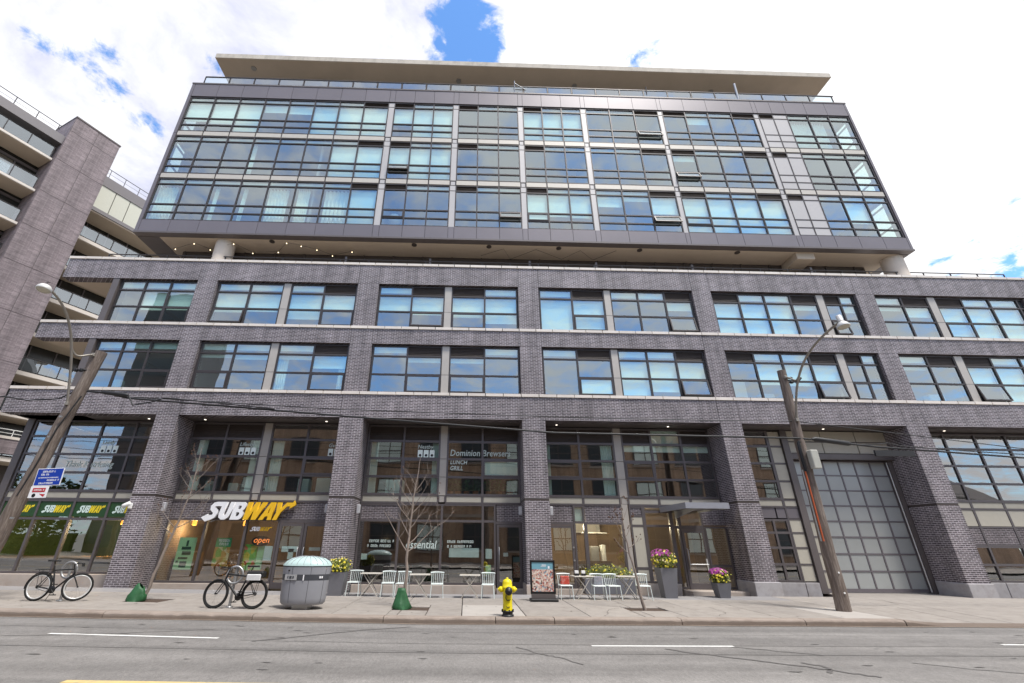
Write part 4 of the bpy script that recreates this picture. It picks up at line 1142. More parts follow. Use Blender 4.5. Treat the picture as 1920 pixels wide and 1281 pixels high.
# ================================================================ across the street, behind the camera: what the glass mirrors
opp = empty("brick_warehouse", (-3, -6, 0), "low tan brick warehouse across the street, behind the viewer", "building")
mb = MB(); mb.box(-27, 31, -16, -6.0, 0, 11.8); mb.build("brick_wall", BRICK_OPP, opp)
MB().box(-27.15, 31.15, -16.1, -5.88, 11.8, 12.2).build("stone_cornice", CURBST, opp)
MB().box(-27, 31, -5.995, -5.9, 3.7, 4.0).build("string_course", CURBST, opp)
OG = mat("old_window_glass", (0.06, 0.075, 0.09), 0.1, var=.1)
for i in range(14):
    for z in (1.0, 5.0, 8.6):
        x = -25 + i * 4.1
        f = MB(); f.box(x, x + .08, -5.99, -5.93, z, z + 2.2); f.box(x + 1.12, x + 1.2, -5.99, -5.93, z, z + 2.2); f.box(x + 2.32, x + 2.4, -5.99, -5.93, z, z + 2.2)
        for zz in (z, z + 1.06, z + 2.12): f.box(x + .081, x + 1.119, -5.987, -5.935, zz, zz + .08); f.box(x + 1.201, x + 2.319, -5.987, -5.935, zz, zz + .08)
        w = f.build("window", FRAME_LT, opp)
        for a in (x + .08, x + 1.2): slab("window_pane", OG if (i * 7 + int(z)) % 3 else BLIND, w, a, a + 1.12, -5.98, -5.96, z + .08, z + 2.1)
        MB().box(x - .1, x + 2.5, -5.99, -5.85, z - .15, z - .01).build("window_sill", CURBST, opp)
tw = empty("dark_tower", (-31.5, -9, 0), "dark office tower across the street, behind the viewer at the left", "building")
MB().box(-34, -29, -14, -7, 0, 26).build("tower_wall", CLAD_DK, tw)
for k in range(8): MB().box(-33.8, -29.2, -6.99, -6.95, 1 + k * 3.1, 2.9 + k * 3.1).build("window_band", OG, tw)
hs = empty("gabled_house", (44, -9, 0), "gabled house across the street, behind the viewer at the right", "building")
MB().box(36, 52, -16, -7, 0, 5.6).build("house_wall", BRICK_OPP, hs)
MB().add([(35.6, -6.7, 5.61), (52.4, -6.7, 5.61), (52.4, -16.3, 5.61), (35.6, -16.3, 5.61), (35.6, -11.5, 8.6), (52.4, -11.5, 8.6)], [(0, 1, 5, 4), (2, 3, 4, 5), (0, 4, 3), (1, 2, 5), (3, 2, 1, 0)]).build("house_roof", CLAD_DK, hs)

# ================================================================ lettering
def curve_mesh(name, loops, depth, shear=0.0):
    cu_ = bpy.data.curves.new(name, 'CURVE'); cu_.dimensions = '2D'; cu_.fill_mode = 'BOTH'; cu_.extrude = depth / 2
    for lp in loops:
        sp = cu_.splines.new('POLY'); sp.points.add(len(lp) - 1); sp.use_cyclic_u = True
        for p, (x, y) in zip(sp.points, lp): p.co = (x + shear * y, y, 0, 1)
    o = bpy.data.objects.new(name, cu_); COL.objects.link(o)
    me = bpy.data.meshes.new_from_object(o.evaluated_get(bpy.context.evaluated_depsgraph_get()))
    bpy.data.objects.remove(o)
    me.name = name
    return me


def stroke(pts, w):
    L_, R2 = [], []; n = len(pts)
    for i, p in enumerate(pts):
        p = Vector(p); a = Vector(pts[max(i - 1, 0)]); b = Vector(pts[min(i + 1, n - 1)])
        d1 = (p - a).normalized() if i > 0 else (b - p).normalized()
        d2 = (b - p).normalized() if i < n - 1 else d1
        n1, n2 = Vector((-d1.y, d1.x)), Vector((-d2.y, d2.x))
        mth = (n1 + n2).normalized(); k = w / 2 / max(mth.dot(n1), .45)
        L_.append(tuple(p + mth * k)); R2.append(tuple(p - mth * k))
    return L_ + R2[::-1]


T_ = .25
GLY = {  # loops in units of cap height, advance width
    "S": ([stroke([(.80, .875), (.42, .875), (.28, .84), (.22, .74), (.25, .62), (.38, .52), (.47, .45), (.52, .34), (.49, .2), (.38, .125), (.06, .125)], T_)[:], [(-.22, .11), (.10, -.12), (.10, .30)]], .74),
    "U": ([stroke([(.125, 1.0), (.125, .36), (.17, .2), (.30, .12), (.42, .12), (.53, .2), (.57, .36), (.57, 1.0)], T_)], .77),
    "B": ([[(0, 0), (.50, 0), (.64, .07), (.70, .2), (.68, .38), (.58, .51), (.66, .62), (.68, .78), (.62, .92), (.5, 1), (0, 1)],
           [(.25, .2), (.25, .42), (.40, .42), (.45, .36), (.45, .26), (.40, .2)], [(.25, .6), (.25, .8), (.38, .8), (.43, .75), (.43, .66), (.38, .6)]], .74),
    "W": ([[(0.0, 1), (.05, 0), (.34, 0), (.50, .55), (.53, 0), (.82, 0), (1.12, 1), (.86, 1), (.69, .42), (.68, 1), (.46, 1), (.28, .42), (.25, 1)]], 1.02),
    "A": ([[(-.05, 0), (.34, 1), (.62, 1), (.72, 0), (.47, 0), (.455, .2), (.29, .2), (.22, 0)], [(.35, .38), (.445, .38), (.43, .74)]], .73),
    "Y": ([[(.0, 1), (.14, .42), (.06, 0), (.32, 0), (.40, .42), (.66, .78), (.86, .78), (.84, .64), (1.16, .86), (.98, 1.12), (.94, 1.0), (.58, 1.0), (.32, .62), (.26, 1)]], .9)}
SUBM = {}
GOLD = mat("yellow_sign_acrylic", (0.80, 0.47, 0.02), 0.4, var=.03)
WSIGN = mat("white_sign_acrylic", (0.82, 0.82, 0.84), 0.4, var=.02)
YEL_P = mat("yellow_print", (0.80, 0.62, 0.02), 0.6, var=.03)
WHT_P = mat("mint_print", (0.66, 0.80, 0.74), 0.6, var=.03)


def subway(parent, x, y, z, h, width, depth, m1, m2, slant=.22):
    """six letters along +x facing -y"""
    tot = sum(GLY[c][1] for c in "SUBWAY") + .25
    sx = width / (tot + slant); px = x + .12 * sx
    for i, c in enumerate("SUBWAY"):
        key = c + str(i < 3) + m1.name
        if key not in SUBM:
            me = curve_mesh("letter", GLY[c][0], 1.0, slant); me.materials.append(m1 if i < 3 else m2); SUBM[key] = me
        o = bpy.data.objects.new("letter", SUBM[key]); COL.objects.link(o)
        o.rotation_euler = (math.pi / 2, 0, 0); o.scale = (sx, h, depth)
        p = Vector((px, y, z)); o.parent = parent; o.location = p - ORG[parent.name]; reg(o, p)
        px += GLY[c][1] * sx




def glyphs(name, x0, x1, z, h, m_, y, mt, parent, seed):
    """a line of print too small to read: letter-like strokes"""
    r = random.Random(seed); mb = MB(); x = x0
    while x < x1:
        w = h * r.uniform(.45, .75); t = h * .17
        if r.random() < .14: x += w; continue
        mb.box(x, x + t, y, y + .002, z, z + h, m_)
        k = r.randint(0, 3)
        if k != 1: mb.box(x + t, x + w, y + .0002, y + .002, z + h - t, z + h, m_)
        if k != 2: mb.box(x + t, x + w, y + .0002, y + .002, z, z + t, m_)
        if k > 1: mb.box(x + w - t, x + w, y - .0002, y + .002, z + t, z + h - t, m_)
        else: mb.box(x + t, x + w, y + .0004, y + .002, z + h * .45, z + h * .45 + t, m_)
        x += w + h * .2
    return mb.build(name, mt, parent)




def text(name, body, size, p, m, parent=None, depth=.004, shear=0.0, bold=0.0, sx=1.0, rot=(math.pi / 2, 0, 0), **t):
    cu_ = bpy.data.curves.new(name, 'FONT'); cu_.body = body; cu_.size = size; cu_.extrude = depth / 2; cu_.shear = shear; cu_.offset = bold
    cu_.resolution_u = 2
    o = bpy.data.objects.new(name, cu_); COL.objects.link(o)
    me = bpy.data.meshes.new_from_object(o.evaluated_get(bpy.context.evaluated_depsgraph_get())); bpy.data.objects.remove(o)
    me.materials.append(m)
    o = bpy.data.objects.new(name, me); COL.objects.link(o); o.rotation_euler = rot; o.scale = (sx, 1, 1)
    p = Vector(p)
    if parent is not None: o.parent = parent; o.location = p - ORG[parent.name]
    else: o.location = p
    reg(o, p); return tag(o, **t)


SY = FY + 1.0
s = empty("shop_sign", (-8.4, SY, 2.33), "big raised white and yellow SUBWAY letters over the sandwich shop window", "sign")
subway(s, -10.12, GY - .12, 2.36, .64, 3.42, .11, WSIGN, GOLD)
MB().box(-9.9, -7.0, GY - .05, GY + .02, 2.5, 2.58).build("sign_rail", CLAD_DK, s)
GREENP = mat("dark_green_print", (0.016, 0.062, 0.016), 0.5, var=.12, nscale=2)
nms = ["leftmost, cut by the picture edge and the wooden pole", "just right of the wooden pole", "second right of the wooden pole", "partly behind the brick pier with the camera"]
for k, (a, b) in enumerate(((-17.9, -16.62), (-16.54, -15.28), (-15.2, -13.94), (-13.86, -12.42))):
    e = empty("window_banner", ((a + b) / 2, GY, 2.43), "green SUBWAY window banner, " + nms[k], "banner", "green banners in the sandwich shop windows")
    MB().box(a, b, GY + .034, GY + .043, 2.42, 2.98).build("banner_sheet", GREENP, e)
    subway(e, a + .15, GY + .03, 2.56, .26, 1.0, .006, WHT_P, YEL_P)
e = empty("window_sticker", (-7.85, GY, 1.9), "small white and yellow SUBWAY sticker on the glass above the open sign", "sticker")
subway(e, -8.3, GY + .035, 1.97, .15, .82, .005, WSIGN, YEL_P)
MBX = MB().box(-8.42, -7.4, GY + .09, GY + .1, 1.9, 2.18); 
# neon open sign
NEON = emit("orange_neon", (1.0, 0.26, 0.06), .7)
e = empty("open_sign", (-7.85, GY + .12, 1.5), "orange open sign in a dark oval in the sandwich shop window", "sign")
MB().lathe([(.3, 0), (.3, .03)], 28, sx=1.15, sy=.6, m=Matrix.Translation((-7.85, GY + .16, 1.62)) @ Matrix.Rotation(math.pi / 2, 4, 'X')).build("backing", BLACK, e)
text("neon_letters", "open", .3, (-8.13, GY + .12, 1.56), NEON, e, .01, .2)
# posters
def poster_mat(name, base, blobs):
    m, nt, N, L, b = nodes_of(name)
    g = N.new("ShaderNodeTexCoord"); v = N.new("ShaderNodeTexVoronoi"); v.inputs["Scale"].default_value = 5.5
    L.new(g.outputs["Object"], v.inputs["Vector"])
    cr2 = N.new("ShaderNodeValToRGB"); cr2.color_ramp.interpolation = 'CONSTANT'
    sp = N.new("ShaderNodeSeparateColor"); L.new(v.outputs["Color"], sp.inputs[0]); L.new(sp.outputs[0], cr2.inputs[0])
    el = cr2.color_ramp.elements
    el[0].position = 0; el[0].color = (*base, 1); el[1].position = .4; el[1].color = (*blobs[0], 1)
    for i, c in enumerate(blobs[1:]):
        q = el.new(.55 + i * .45 / len(blobs)); q.color = (*c, 1)
    L.new(cr2.outputs[0], b.inputs["Base Color"]); b.inputs["Roughness"].default_value = .5
    return m


POST_G = mat("pale_green_poster", (0.40, 0.66, 0.38), .6, var=.05)
POST_D = mat("poster_dark_print", (0.02, 0.06, 0.03), .6, var=.1)
POST_F = poster_mat("food_poster", (0.50, 0.26, 0.06), [(0.16, 0.34, 0.04), (0.55, 0.40, 0.12), (0.42, 0.09, 0.02), (0.6, .5, .3)])
POST_T = mat("poster_green_head", (0.03, 0.30, 0.10), .6, var=.1)
e = empty("window_poster", (-10.9, GY, 1.0), "tall pale green poster with a dark sign drawing, left in the sandwich shop window", "poster", "posters in the sandwich shop window")
MB().box(-10.96, -10.3, GY + .2, GY + .21, .62, 1.72).build("sheet", POST_G, e)
mb = MB(); mb.box(-10.66, -10.58, GY + .19, GY + .198, 1.42, 1.62); mb.box(-10.8, -10.45, GY + .19, GY + .198, 1.3, 1.4); mb.box(-10.75, -10.42, GY + .191, GY + .198, 1.12, 1.24); mb.box(-10.85, -10.5, GY + .191, GY + .198, .98, 1.04)
mb.box(-10.75, -10.5, GY + .19, GY + .198, .7, .9); mb.box(-10.9, -10.82, GY + .19, GY + .198, .85, .92); mb.build("print", POST_D, e)
e = empty("window_poster", (-9.25, GY, 1.0), "green and orange food poster in the middle of the sandwich shop window", "poster", "posters in the sandwich shop window")
MB().box(-9.56, -8.98, GY + .2, GY + .21, 1.40, 1.72).build("head", POST_T, e); MB().box(-9.56, -8.98, GY + .2, GY + .21, .74, 1.398).build("sheet", POST_F, e)
[glyphs("print", -9.46, -9.08, 1.58 - .12 * q, .09, Matrix(), GY + .194, WSIGN, e, q + 3) for q in range(2)]
e = empty("window_poster", (-8.2, GY, 1.0), "yellow-green food poster propped beside the shop door", "poster", "posters in the sandwich shop window")
MB().box(-8.42, -7.95, GY + .2, GY + .21, .62, 1.5).build("sheet", poster_mat("food_poster_green", (0.14, 0.42, 0.06), [(0.6, .5, .05), (.5, .1, .03), (.2, .5, .12)]), e)
MB().box(-7.93, -7.68, GY + .2, GY + .21, .62, 1.56).build("side_strip", POST_G, e)
PAPER = mat("paper_notice", (0.62, 0.72, 0.75), .7, var=.05)
for n, (x, z, w, h, lab) in enumerate(((-7.62, .95, .3, .5, "pale notice on the glass left of the sandwich shop door"), (-6.98, 1.25, .6, .2, "white strip notice across the left leaf of the sandwich shop door"),
                                       (-6.72, 1.0, .2, .36, "sheet of paper hanging from the strip on the left door leaf"), (-5.95, 1.3, .42, .12, "white strip notice on the right leaf of the sandwich shop door"),
                                       (-3.95, 1.02, .22, .2, "small square blue sticker low on the cafe window by the pier"), (-.62, 1.12, 1.14, .32, "wide pale blue card low in the cafe window"),
                                       (.78, 1.08, .24, .34, "white notice in the narrow cafe pane beside the door"), (.78, .55, .2, .32, "green notice under the white one in the narrow cafe pane"),
                                       (1.46, 1.16, .18, .13, "small white notice on the cafe door glass"))):
    m = POST_G if 'green' in lab else PAPER
    MB().box(x, x + w, GY + .062, GY + .068, z, z + h).build("paper_notice", m, None, lab, "notice", "paper notices on the shop glass")
# white window lettering
WL = mat("white_window_lettering", (0.52, 0.60, 0.56), .6, var=.03)
for x, z, sz, body, lab in ((-3.75, 1.62, .17, None, "two small white lines of writing left in the cafe window"), (-2.3, 1.42, .4, "essential", "large white handwritten word in the middle of the cafe window"),
                            (-.7, 1.62, .17, None, "two small white lines of writing above the pale blue card"),
                            (-.72, 4.92, .36, "Dominion Brewsers", "white brewer lettering across the upper cafe window"), (-.7, 4.58, .24, "LUNCH\nGRILL", "stacked white words in the pane left of the pale blue sash"),
                            (-16.2, 4.28, .34, "Tkink Kutrkeing", "slanted white lettering across the upper corner window")):
    if body is None:
        e = empty("window_lettering", (x, GY, z), lab, "lettering", "white lettering on the shop windows")
        for q in range(2): glyphs("lettering_line", x, x + 1.0 - .1 * q, z - .17 * q, .09, Matrix(), GY + .034, WL, e, int(x * 10) + q)
        continue
    text("window_lettering", body, sz, (x, GY + .035, z), WL, None, .004, .15, .004, .86, label=lab, cat="lettering", group="white lettering on the shop windows")
for x, word, lab in ((-15.0, "Lively", "corner window behind the wooden pole"), (-9.4, "Lifestyl", "window above the sandwich shop sign, left half"), (-5.75, "Gvsby", "window above the sandwich shop door"), (-2.05, "Nestby", "cafe window behind the middle tree")):
    e = empty("window_decal", (x + .35, GY, 4.8), "white word over three mint bars, " + lab, "sticker", "three bar decals on the upper windows")
    for k in range(3):
        MB().box(x + .245 * k, x + .245 * k + .2, GY + .03, GY + .036, 4.84, 5.14).build("bar", CURT, e)
        MB().lathe([(.055, 0), (.055, .004)], 12, m=Matrix.Translation((x + .245 * k + .1, GY + .028, 4.92)) @ Matrix.Rotation(math.pi / 2, 4, 'X')).build("dot", BLACK, e)
    text("word", word, .22, (x - .02, GY + .035, 5.2), WL, e, .004, .15, .003)

# ================================================================ things inside the shops
def lamp_light(parent, p, watts, col):
    l = bpy.data.lights.new("lamp_light", 'POINT'); l.energy = watts; l.color = col; l.shadow_soft_size = .07
    o = bpy.data.objects.new("lamp_light", l); COL.objects.link(o); o.parent = parent; o.location = Vector(p) - ORG[parent.name]


PEND = emit("amber_pendant", (1.0, 0.36, 0.05), 1.6)
BULB = emit("warm_bulb", (1.0, 0.78, 0.42), 5.0)
for x, y, z, m, lab in ((-11.05, 20.0, 2.2, PEND, "amber pendant lamp by the left pier in the sandwich shop"), (-9.0, 20.0, 2.2, PEND, "amber pendant lamp in the middle of the sandwich shop"), (-13.9, 20, 2.2, PEND, "amber pendant lamp behind the corner shop window")):
    e = empty("pendant_lamp", (x, y, z), lab, "lamp", "amber pendants in the sandwich shop")
    MB().lathe([(.03, .2), (.08, .16), (.085, 0), (.07, -.02)], 14, (x, y, z)).build("shade", m, e); lamp_light(e, (x, y, z - .15), (90 if x < -12 else 26), (1, .7, .4)); MB().tube([(x, y, z + .19), (x, y, 3.05)], .006, 5).build("cord", CABLE, e)
for x, y, z, lab in ((4.5, 19.9, 2.42, "bare bulb nearest the cafe door"), (4.95, 19.9, 2.46, "bare bulb between the two others"), (5.2, 19.7, 2.6, "bare bulb nearest the white shelf"), (7.6, 20.5, 2.45, "bare bulb in the dark lobby window")):
    e = empty("hanging_bulb", (x, y, z), lab, "lamp", "bare bulbs in the right hand shops")
    MB().lathe([(.015, .1), (.05, .04), (.055, 0), (.03, -.05), (0.001, -.06)], 12, (x, y, z)).build("bulb", BULB, e); lamp_light(e, (x, y, z - .16), 38, (1, .8, .55)); MB().tube([(x, y, z + .1), (x, y, 3.05)], .006, 5).build("cord", CABLE, e)
COUNT = mat("honey_wood", (0.42, 0.22, 0.06), .5, var=.15, nscale=3, stretch=(1, 6, 6))
e = empty("window_counter", (-15, 19.6, 0), "long honey wood counter behind the corner window", "counter")
MB().box(-18, -12.6, 19.4, 19.8, .95, 1.03).build("counter_top", COUNT, e); MB().box(-18, -12.6, 19.55, 19.6, .05, .949).build("front", SHOPFLOOR, e)
e = empty("cabinet", (-11, 20, 0), "tan wooden cabinet at the left of the sandwich shop", "cabinet")
MB().box(-11.4, -10.6, 19.9, 20.4, .05, 1.2).build("carcass", mat("tan_laminate", (.36, .2, .08), .5), e); MB().box(-11.38, -10.62, 19.88, 19.899, .62, .64).build("seam", BLACK, e)
for k, x in enumerate((-9.6, -8.9)):
    e = empty("dining_table", (x, 20.4, 0), "dark dining table in the sandwich shop, " + ("left" if k == 0 else "right") + " of two behind the posters", "table", "dining tables in the sandwich shop")
    MB().box(x - .3, x + .3, 20.1, 20.7, .7, .74).build("table_top", COUNT, e)
    for dx in (-.25, .25): MB().tube([(x + dx, 20.4, .05), (x + dx, 20.4, .7)], .025, 6).build("leg", BLACK, e)
MINT = mat("mint_cabinet", (.60, .72, .68), .6, var=.04)
for x, w, h, lab in ((-3.35, .75, .62, "mint white cube with two cups in the window above the cafe"), (-6.95, .45, .62, "narrow mint panel left of the frame in the window above the sandwich shop door"), (-6.2, .62, .66, "wide mint panel in the window above the sandwich shop door"),
                     (-10.7, .25, .5, "mint box low in the window above the shop sign"), (-9.75, .4, .42, "small white pot stand in the window above the shop sign")):
    MB().cbox(x, x + w, 19.4, 19.9, 3.35, 3.36 + h, .02).build("display_cube", MINT, None, lab, "cabinet", "mint display furniture upstairs")
e = empty("globe_lamp", (-4.05, 18.9, 16.6), "white globe lamp in the lowest storey of the glazed box, left of centre", "lamp")
MB().lathe([(.001, -.33), (.2, -.27), (.32, -.08), (.34, .05), (.26, .24), (.001, .34)], 20, (-4.05, 18.9, 17.0)).build("globe", WHITE, e)
MB().tube([(-4.05, 18.9, 15.78), (-4.05, 18.9, 16.7)], .025, 6).build("stem", RAIL, e)
for x0, x1, y, z0, z1, m_, lab in ((11.5, 12.3, 18.6, 7.3, 8.35, WHITE, "stack of white boxes behind the first second-floor pane by the right pole"), (12.9, 13.5, 18.6, 7.3, 7.75, WHITE, "white monitor behind the second-floor panes left of the right pole"),
                                   (14.2, 15.6, 18.7, 7.3, 7.7, MINT, "low pale desk behind the second-floor panes right of the right pole"), (20.5, 21.2, 18.6, 7.3, 7.85, WHITE, "white armchair back in the second-floor window right of the rightmost full pier"),
                                   (17.6, 17.95, 18.6, 7.3, 7.65, WHITE, "small pale box in the narrow second-floor window beside the right lamp"), (16.7, 16.95, 18.55, 7.45, 8.1, BLACK, "black chair back in the narrow second-floor window"),
                                   (16.9, 17.5, 18.6, 10.28, 10.6, WHITE, "white printer on the third-floor ledge behind the right lamp head"), (1.2, 1.35, 18.5, 10.28, 10.55, WHITE, "white vase on the third-floor ledge right of the middle cover strip"),
                                   (1.75, 1.9, 18.5, 10.28, 10.5, WHITE, "second short white vase near the third-floor middle pier"), (-9.4, -9.1, 18.5, 7.28, 7.5, MINT, "pale box on the second-floor ledge above the shop sign"),
                                   (-15.4, -14.9, 18.6, 7.28, 7.9, MINT, "pale seat behind the left second-floor window by the wooden pole"), (4.4, 4.55, 18.3, 15.82, 16.2, WHITE, "white post on the ledge of the lowest glazed storey, middle bay"),
                                   (1.0, 1.3, 18.4, 15.82, 16.15, WHITE, "white chair back in the lowest glazed storey left of the middle cover strip")):
    MB().cbox(x0, x1, y, y + .3, z0, z1, .03).build("indoor_item", m_, None, lab, "furniture", "things seen through the upper windows")
# plants in the upper cafe window
PLANT_IN = mat("indoor_leaf", (0.07, 0.13, 0.03), .6, var=.3, nscale=8, pieces=.2)
POT = mat("terracotta_pot", (.42, .17, .06), .7, var=.1)
for k, x in enumerate((-.68, -.35, 0.0, .38, .9, 1.35, 1.8)):
    e = empty("potted_plant", (x, 19.4, 3.35), "potted plant on the upper cafe window ledge, number %s from the left" % ("one two three four five six seven".split()[k]), "plant", "plants along the upper cafe window")
    MB().lathe([(.09, 0), (.13, .2), (.14, .22)], 12, (x, 19.4, 3.34)).build("pot", POT, e)
    mb = MB()
    for j in range(3): mb.tube([(x + random.uniform(-.08, .08), 19.4, 3.5), (x + random.uniform(-.12, .12), 19.4, 4.0)], .012, 4)
    for j in range(60):
        c = Vector((x + random.gauss(0, .13), 19.4 + random.gauss(0, .06), 3.6 + abs(random.gauss(0, .22)))); a = random.uniform(0, 6.3); d = Vector((math.cos(a), .3, math.sin(a))) * .07; u = Vector((-d.z, .1, d.x)) * .35
        mb.add([c - d, c + u, c + d, c - u], [(0, 1, 2, 3)])
    mb.build("foliage", PLANT_IN, e, kind="stuff")
e = empty("coffee_bar", (5.2, 20.4, 0), "coffee bar with white machine and yellow frame behind the right cafe window", "counter")
MB().box(4.6, 6.0, 20.2, 20.7, .05, 1.0).build("bar_front", ROOM_DK, e)
MB().cbox(5.15, 5.5, 20.2, 20.6, 1.0, 1.55, .02).build("machine", STEEL, e); MB().cbox(5.62, 5.8, 20.25, 20.5, 1.0, 1.6, .02).build("machine", WHITE, e)
mb = MB(); mb.tube([(4.9, 19.6, .1), (4.9, 19.6, .8), (5.7, 19.6, .8), (5.7, 19.6, .1)], .02, 6); mb.build("yellow_frame", YEL_P, e)
MB().box(5.0, 6.1, 20.9, 20.95, 2.05, 2.09).build("shelf", WHITE, e)
e = empty("bookcase", (5.6, 22, 0), "pale wall panel with shelf edge at the back of the right cafe", "shelf"); MB().box(5.0, 6.2, 22.3, 22.5, 2.1, 2.9).build("panel", ROOM, e)
# terrace string lights
STR = emit("string_bulb", (1.0, .82, .5), 2.2)
e = empty("string_lights", (-10.5, 18.5, 14.5), "string lights slung under the glazed box beside the left round column", "lights")
pts_s = [(-14.6, 18.7), (-13.3, 18.05), (-12.9, 18.7), (-11.4, 18.0), (-10.9, 18.9), (-9.5, 18.6), (-8.9, 18.0), (-8.2, 18.05), (-7.6, 18.5), (-6.9, 18.8), (-5.9, 18.6)]
MB().tube([(x, y, 14.78 - .12 * (i % 2)) for i, (x, y) in enumerate(pts_s)], .008, 4).build("cord", CABLE, e)
for i, (x, y) in enumerate(pts_s): MB().lathe([(.01, .03), (.024, 0), (.001, -.028)], 8, (x, y, 14.72 - .12 * (i % 2))).build("bulb", STR, e)
e = empty("string_lights", (3, 18.5, 14.7), "bare cables zigzagging under the middle of the glazed box", "lights")
MB().tube([(0.5, 18.9, 14.9), (1.6, 18.2, 14.85), (2.0, 19.0, 14.8), (3.2, 18.2, 14.85), (4.6, 18.9, 14.8), (5.4, 18.2, 14.85), (6.2, 18.9, 14.8), (7.2, 18.2, 14.9)], .01, 4).build("cord", CABLE, e)
# security camera on the left pier
e = empty("security_camera", (-12.3, FY - .1, 2.75), "white security camera on the brick pier beside the green banners", "camera")
MB().lathe([(.001, 0), (.07, .01), (.075, .06), (.075, .26), (.05, .27)], 14, m=Matrix.Translation((-12.45, FY - .2, 2.72)) @ Matrix.Rotation(math.radians(65), 4, 'Y')).build("housing", WHITE, e)
MB().cbox(-12.36, -12.22, FY - .06, FY + .0, 2.66, 2.84, .02).build("bracket", WHITE, e)

# ================================================================ street furniture
def face(pts): return pts


# ---------------- bicycles (local: x forward, y left, z up)
BIKE_BLACK = mat("black_bike_paint", (0.007, 0.007, 0.008), .5, 0.0, var=.05)
SADDLE = mat("saddle_leather", (0.014, 0.013, 0.013), .6, var=.1)


def wheel(root, x, r, turn, white=False):
    """the wheel and its tyre, rim and spokes"""
    m = turn @ Matrix.Translation((x, 0, r))
    n = 40
    ring = lambda rad, y=0: [m @ Vector((rad * math.cos(2 * math.pi * k / n), y, rad * math.sin(2 * math.pi * k / n))) for k in range(n)]
    hub = MB().lathe([(.012, -.05), (.018, -.045), (.018, .045), (.012, .05)], 10, m=m @ Matrix.Rotation(math.pi / 2, 4, 'X'))
    w = hub.build("wheel", BLACK, root)
    MB().tube(ring(r - .024), .026, 8, True).build("tyre", RUBBER, w)
    MB().tube(ring(r - .058), .014 if not white else .018, 6, True).build("rim", ALU if white else BIKE_BLACK, w)
    sp = MB()
    for k in range(18):
        a = 2 * math.pi * k / 18; b = a + (.5 if k % 2 else -.5); s = .03 if k % 4 < 2 else -.03
        sp.tube([m @ Vector((.016 * math.cos(b), s, .016 * math.sin(b))), m @ Vector(((r - .05) * math.cos(a), 0, (r - .05) * math.sin(a)))], .0022, 4, caps=False)
    sp.build("spokes", STEEL, w)
    return w


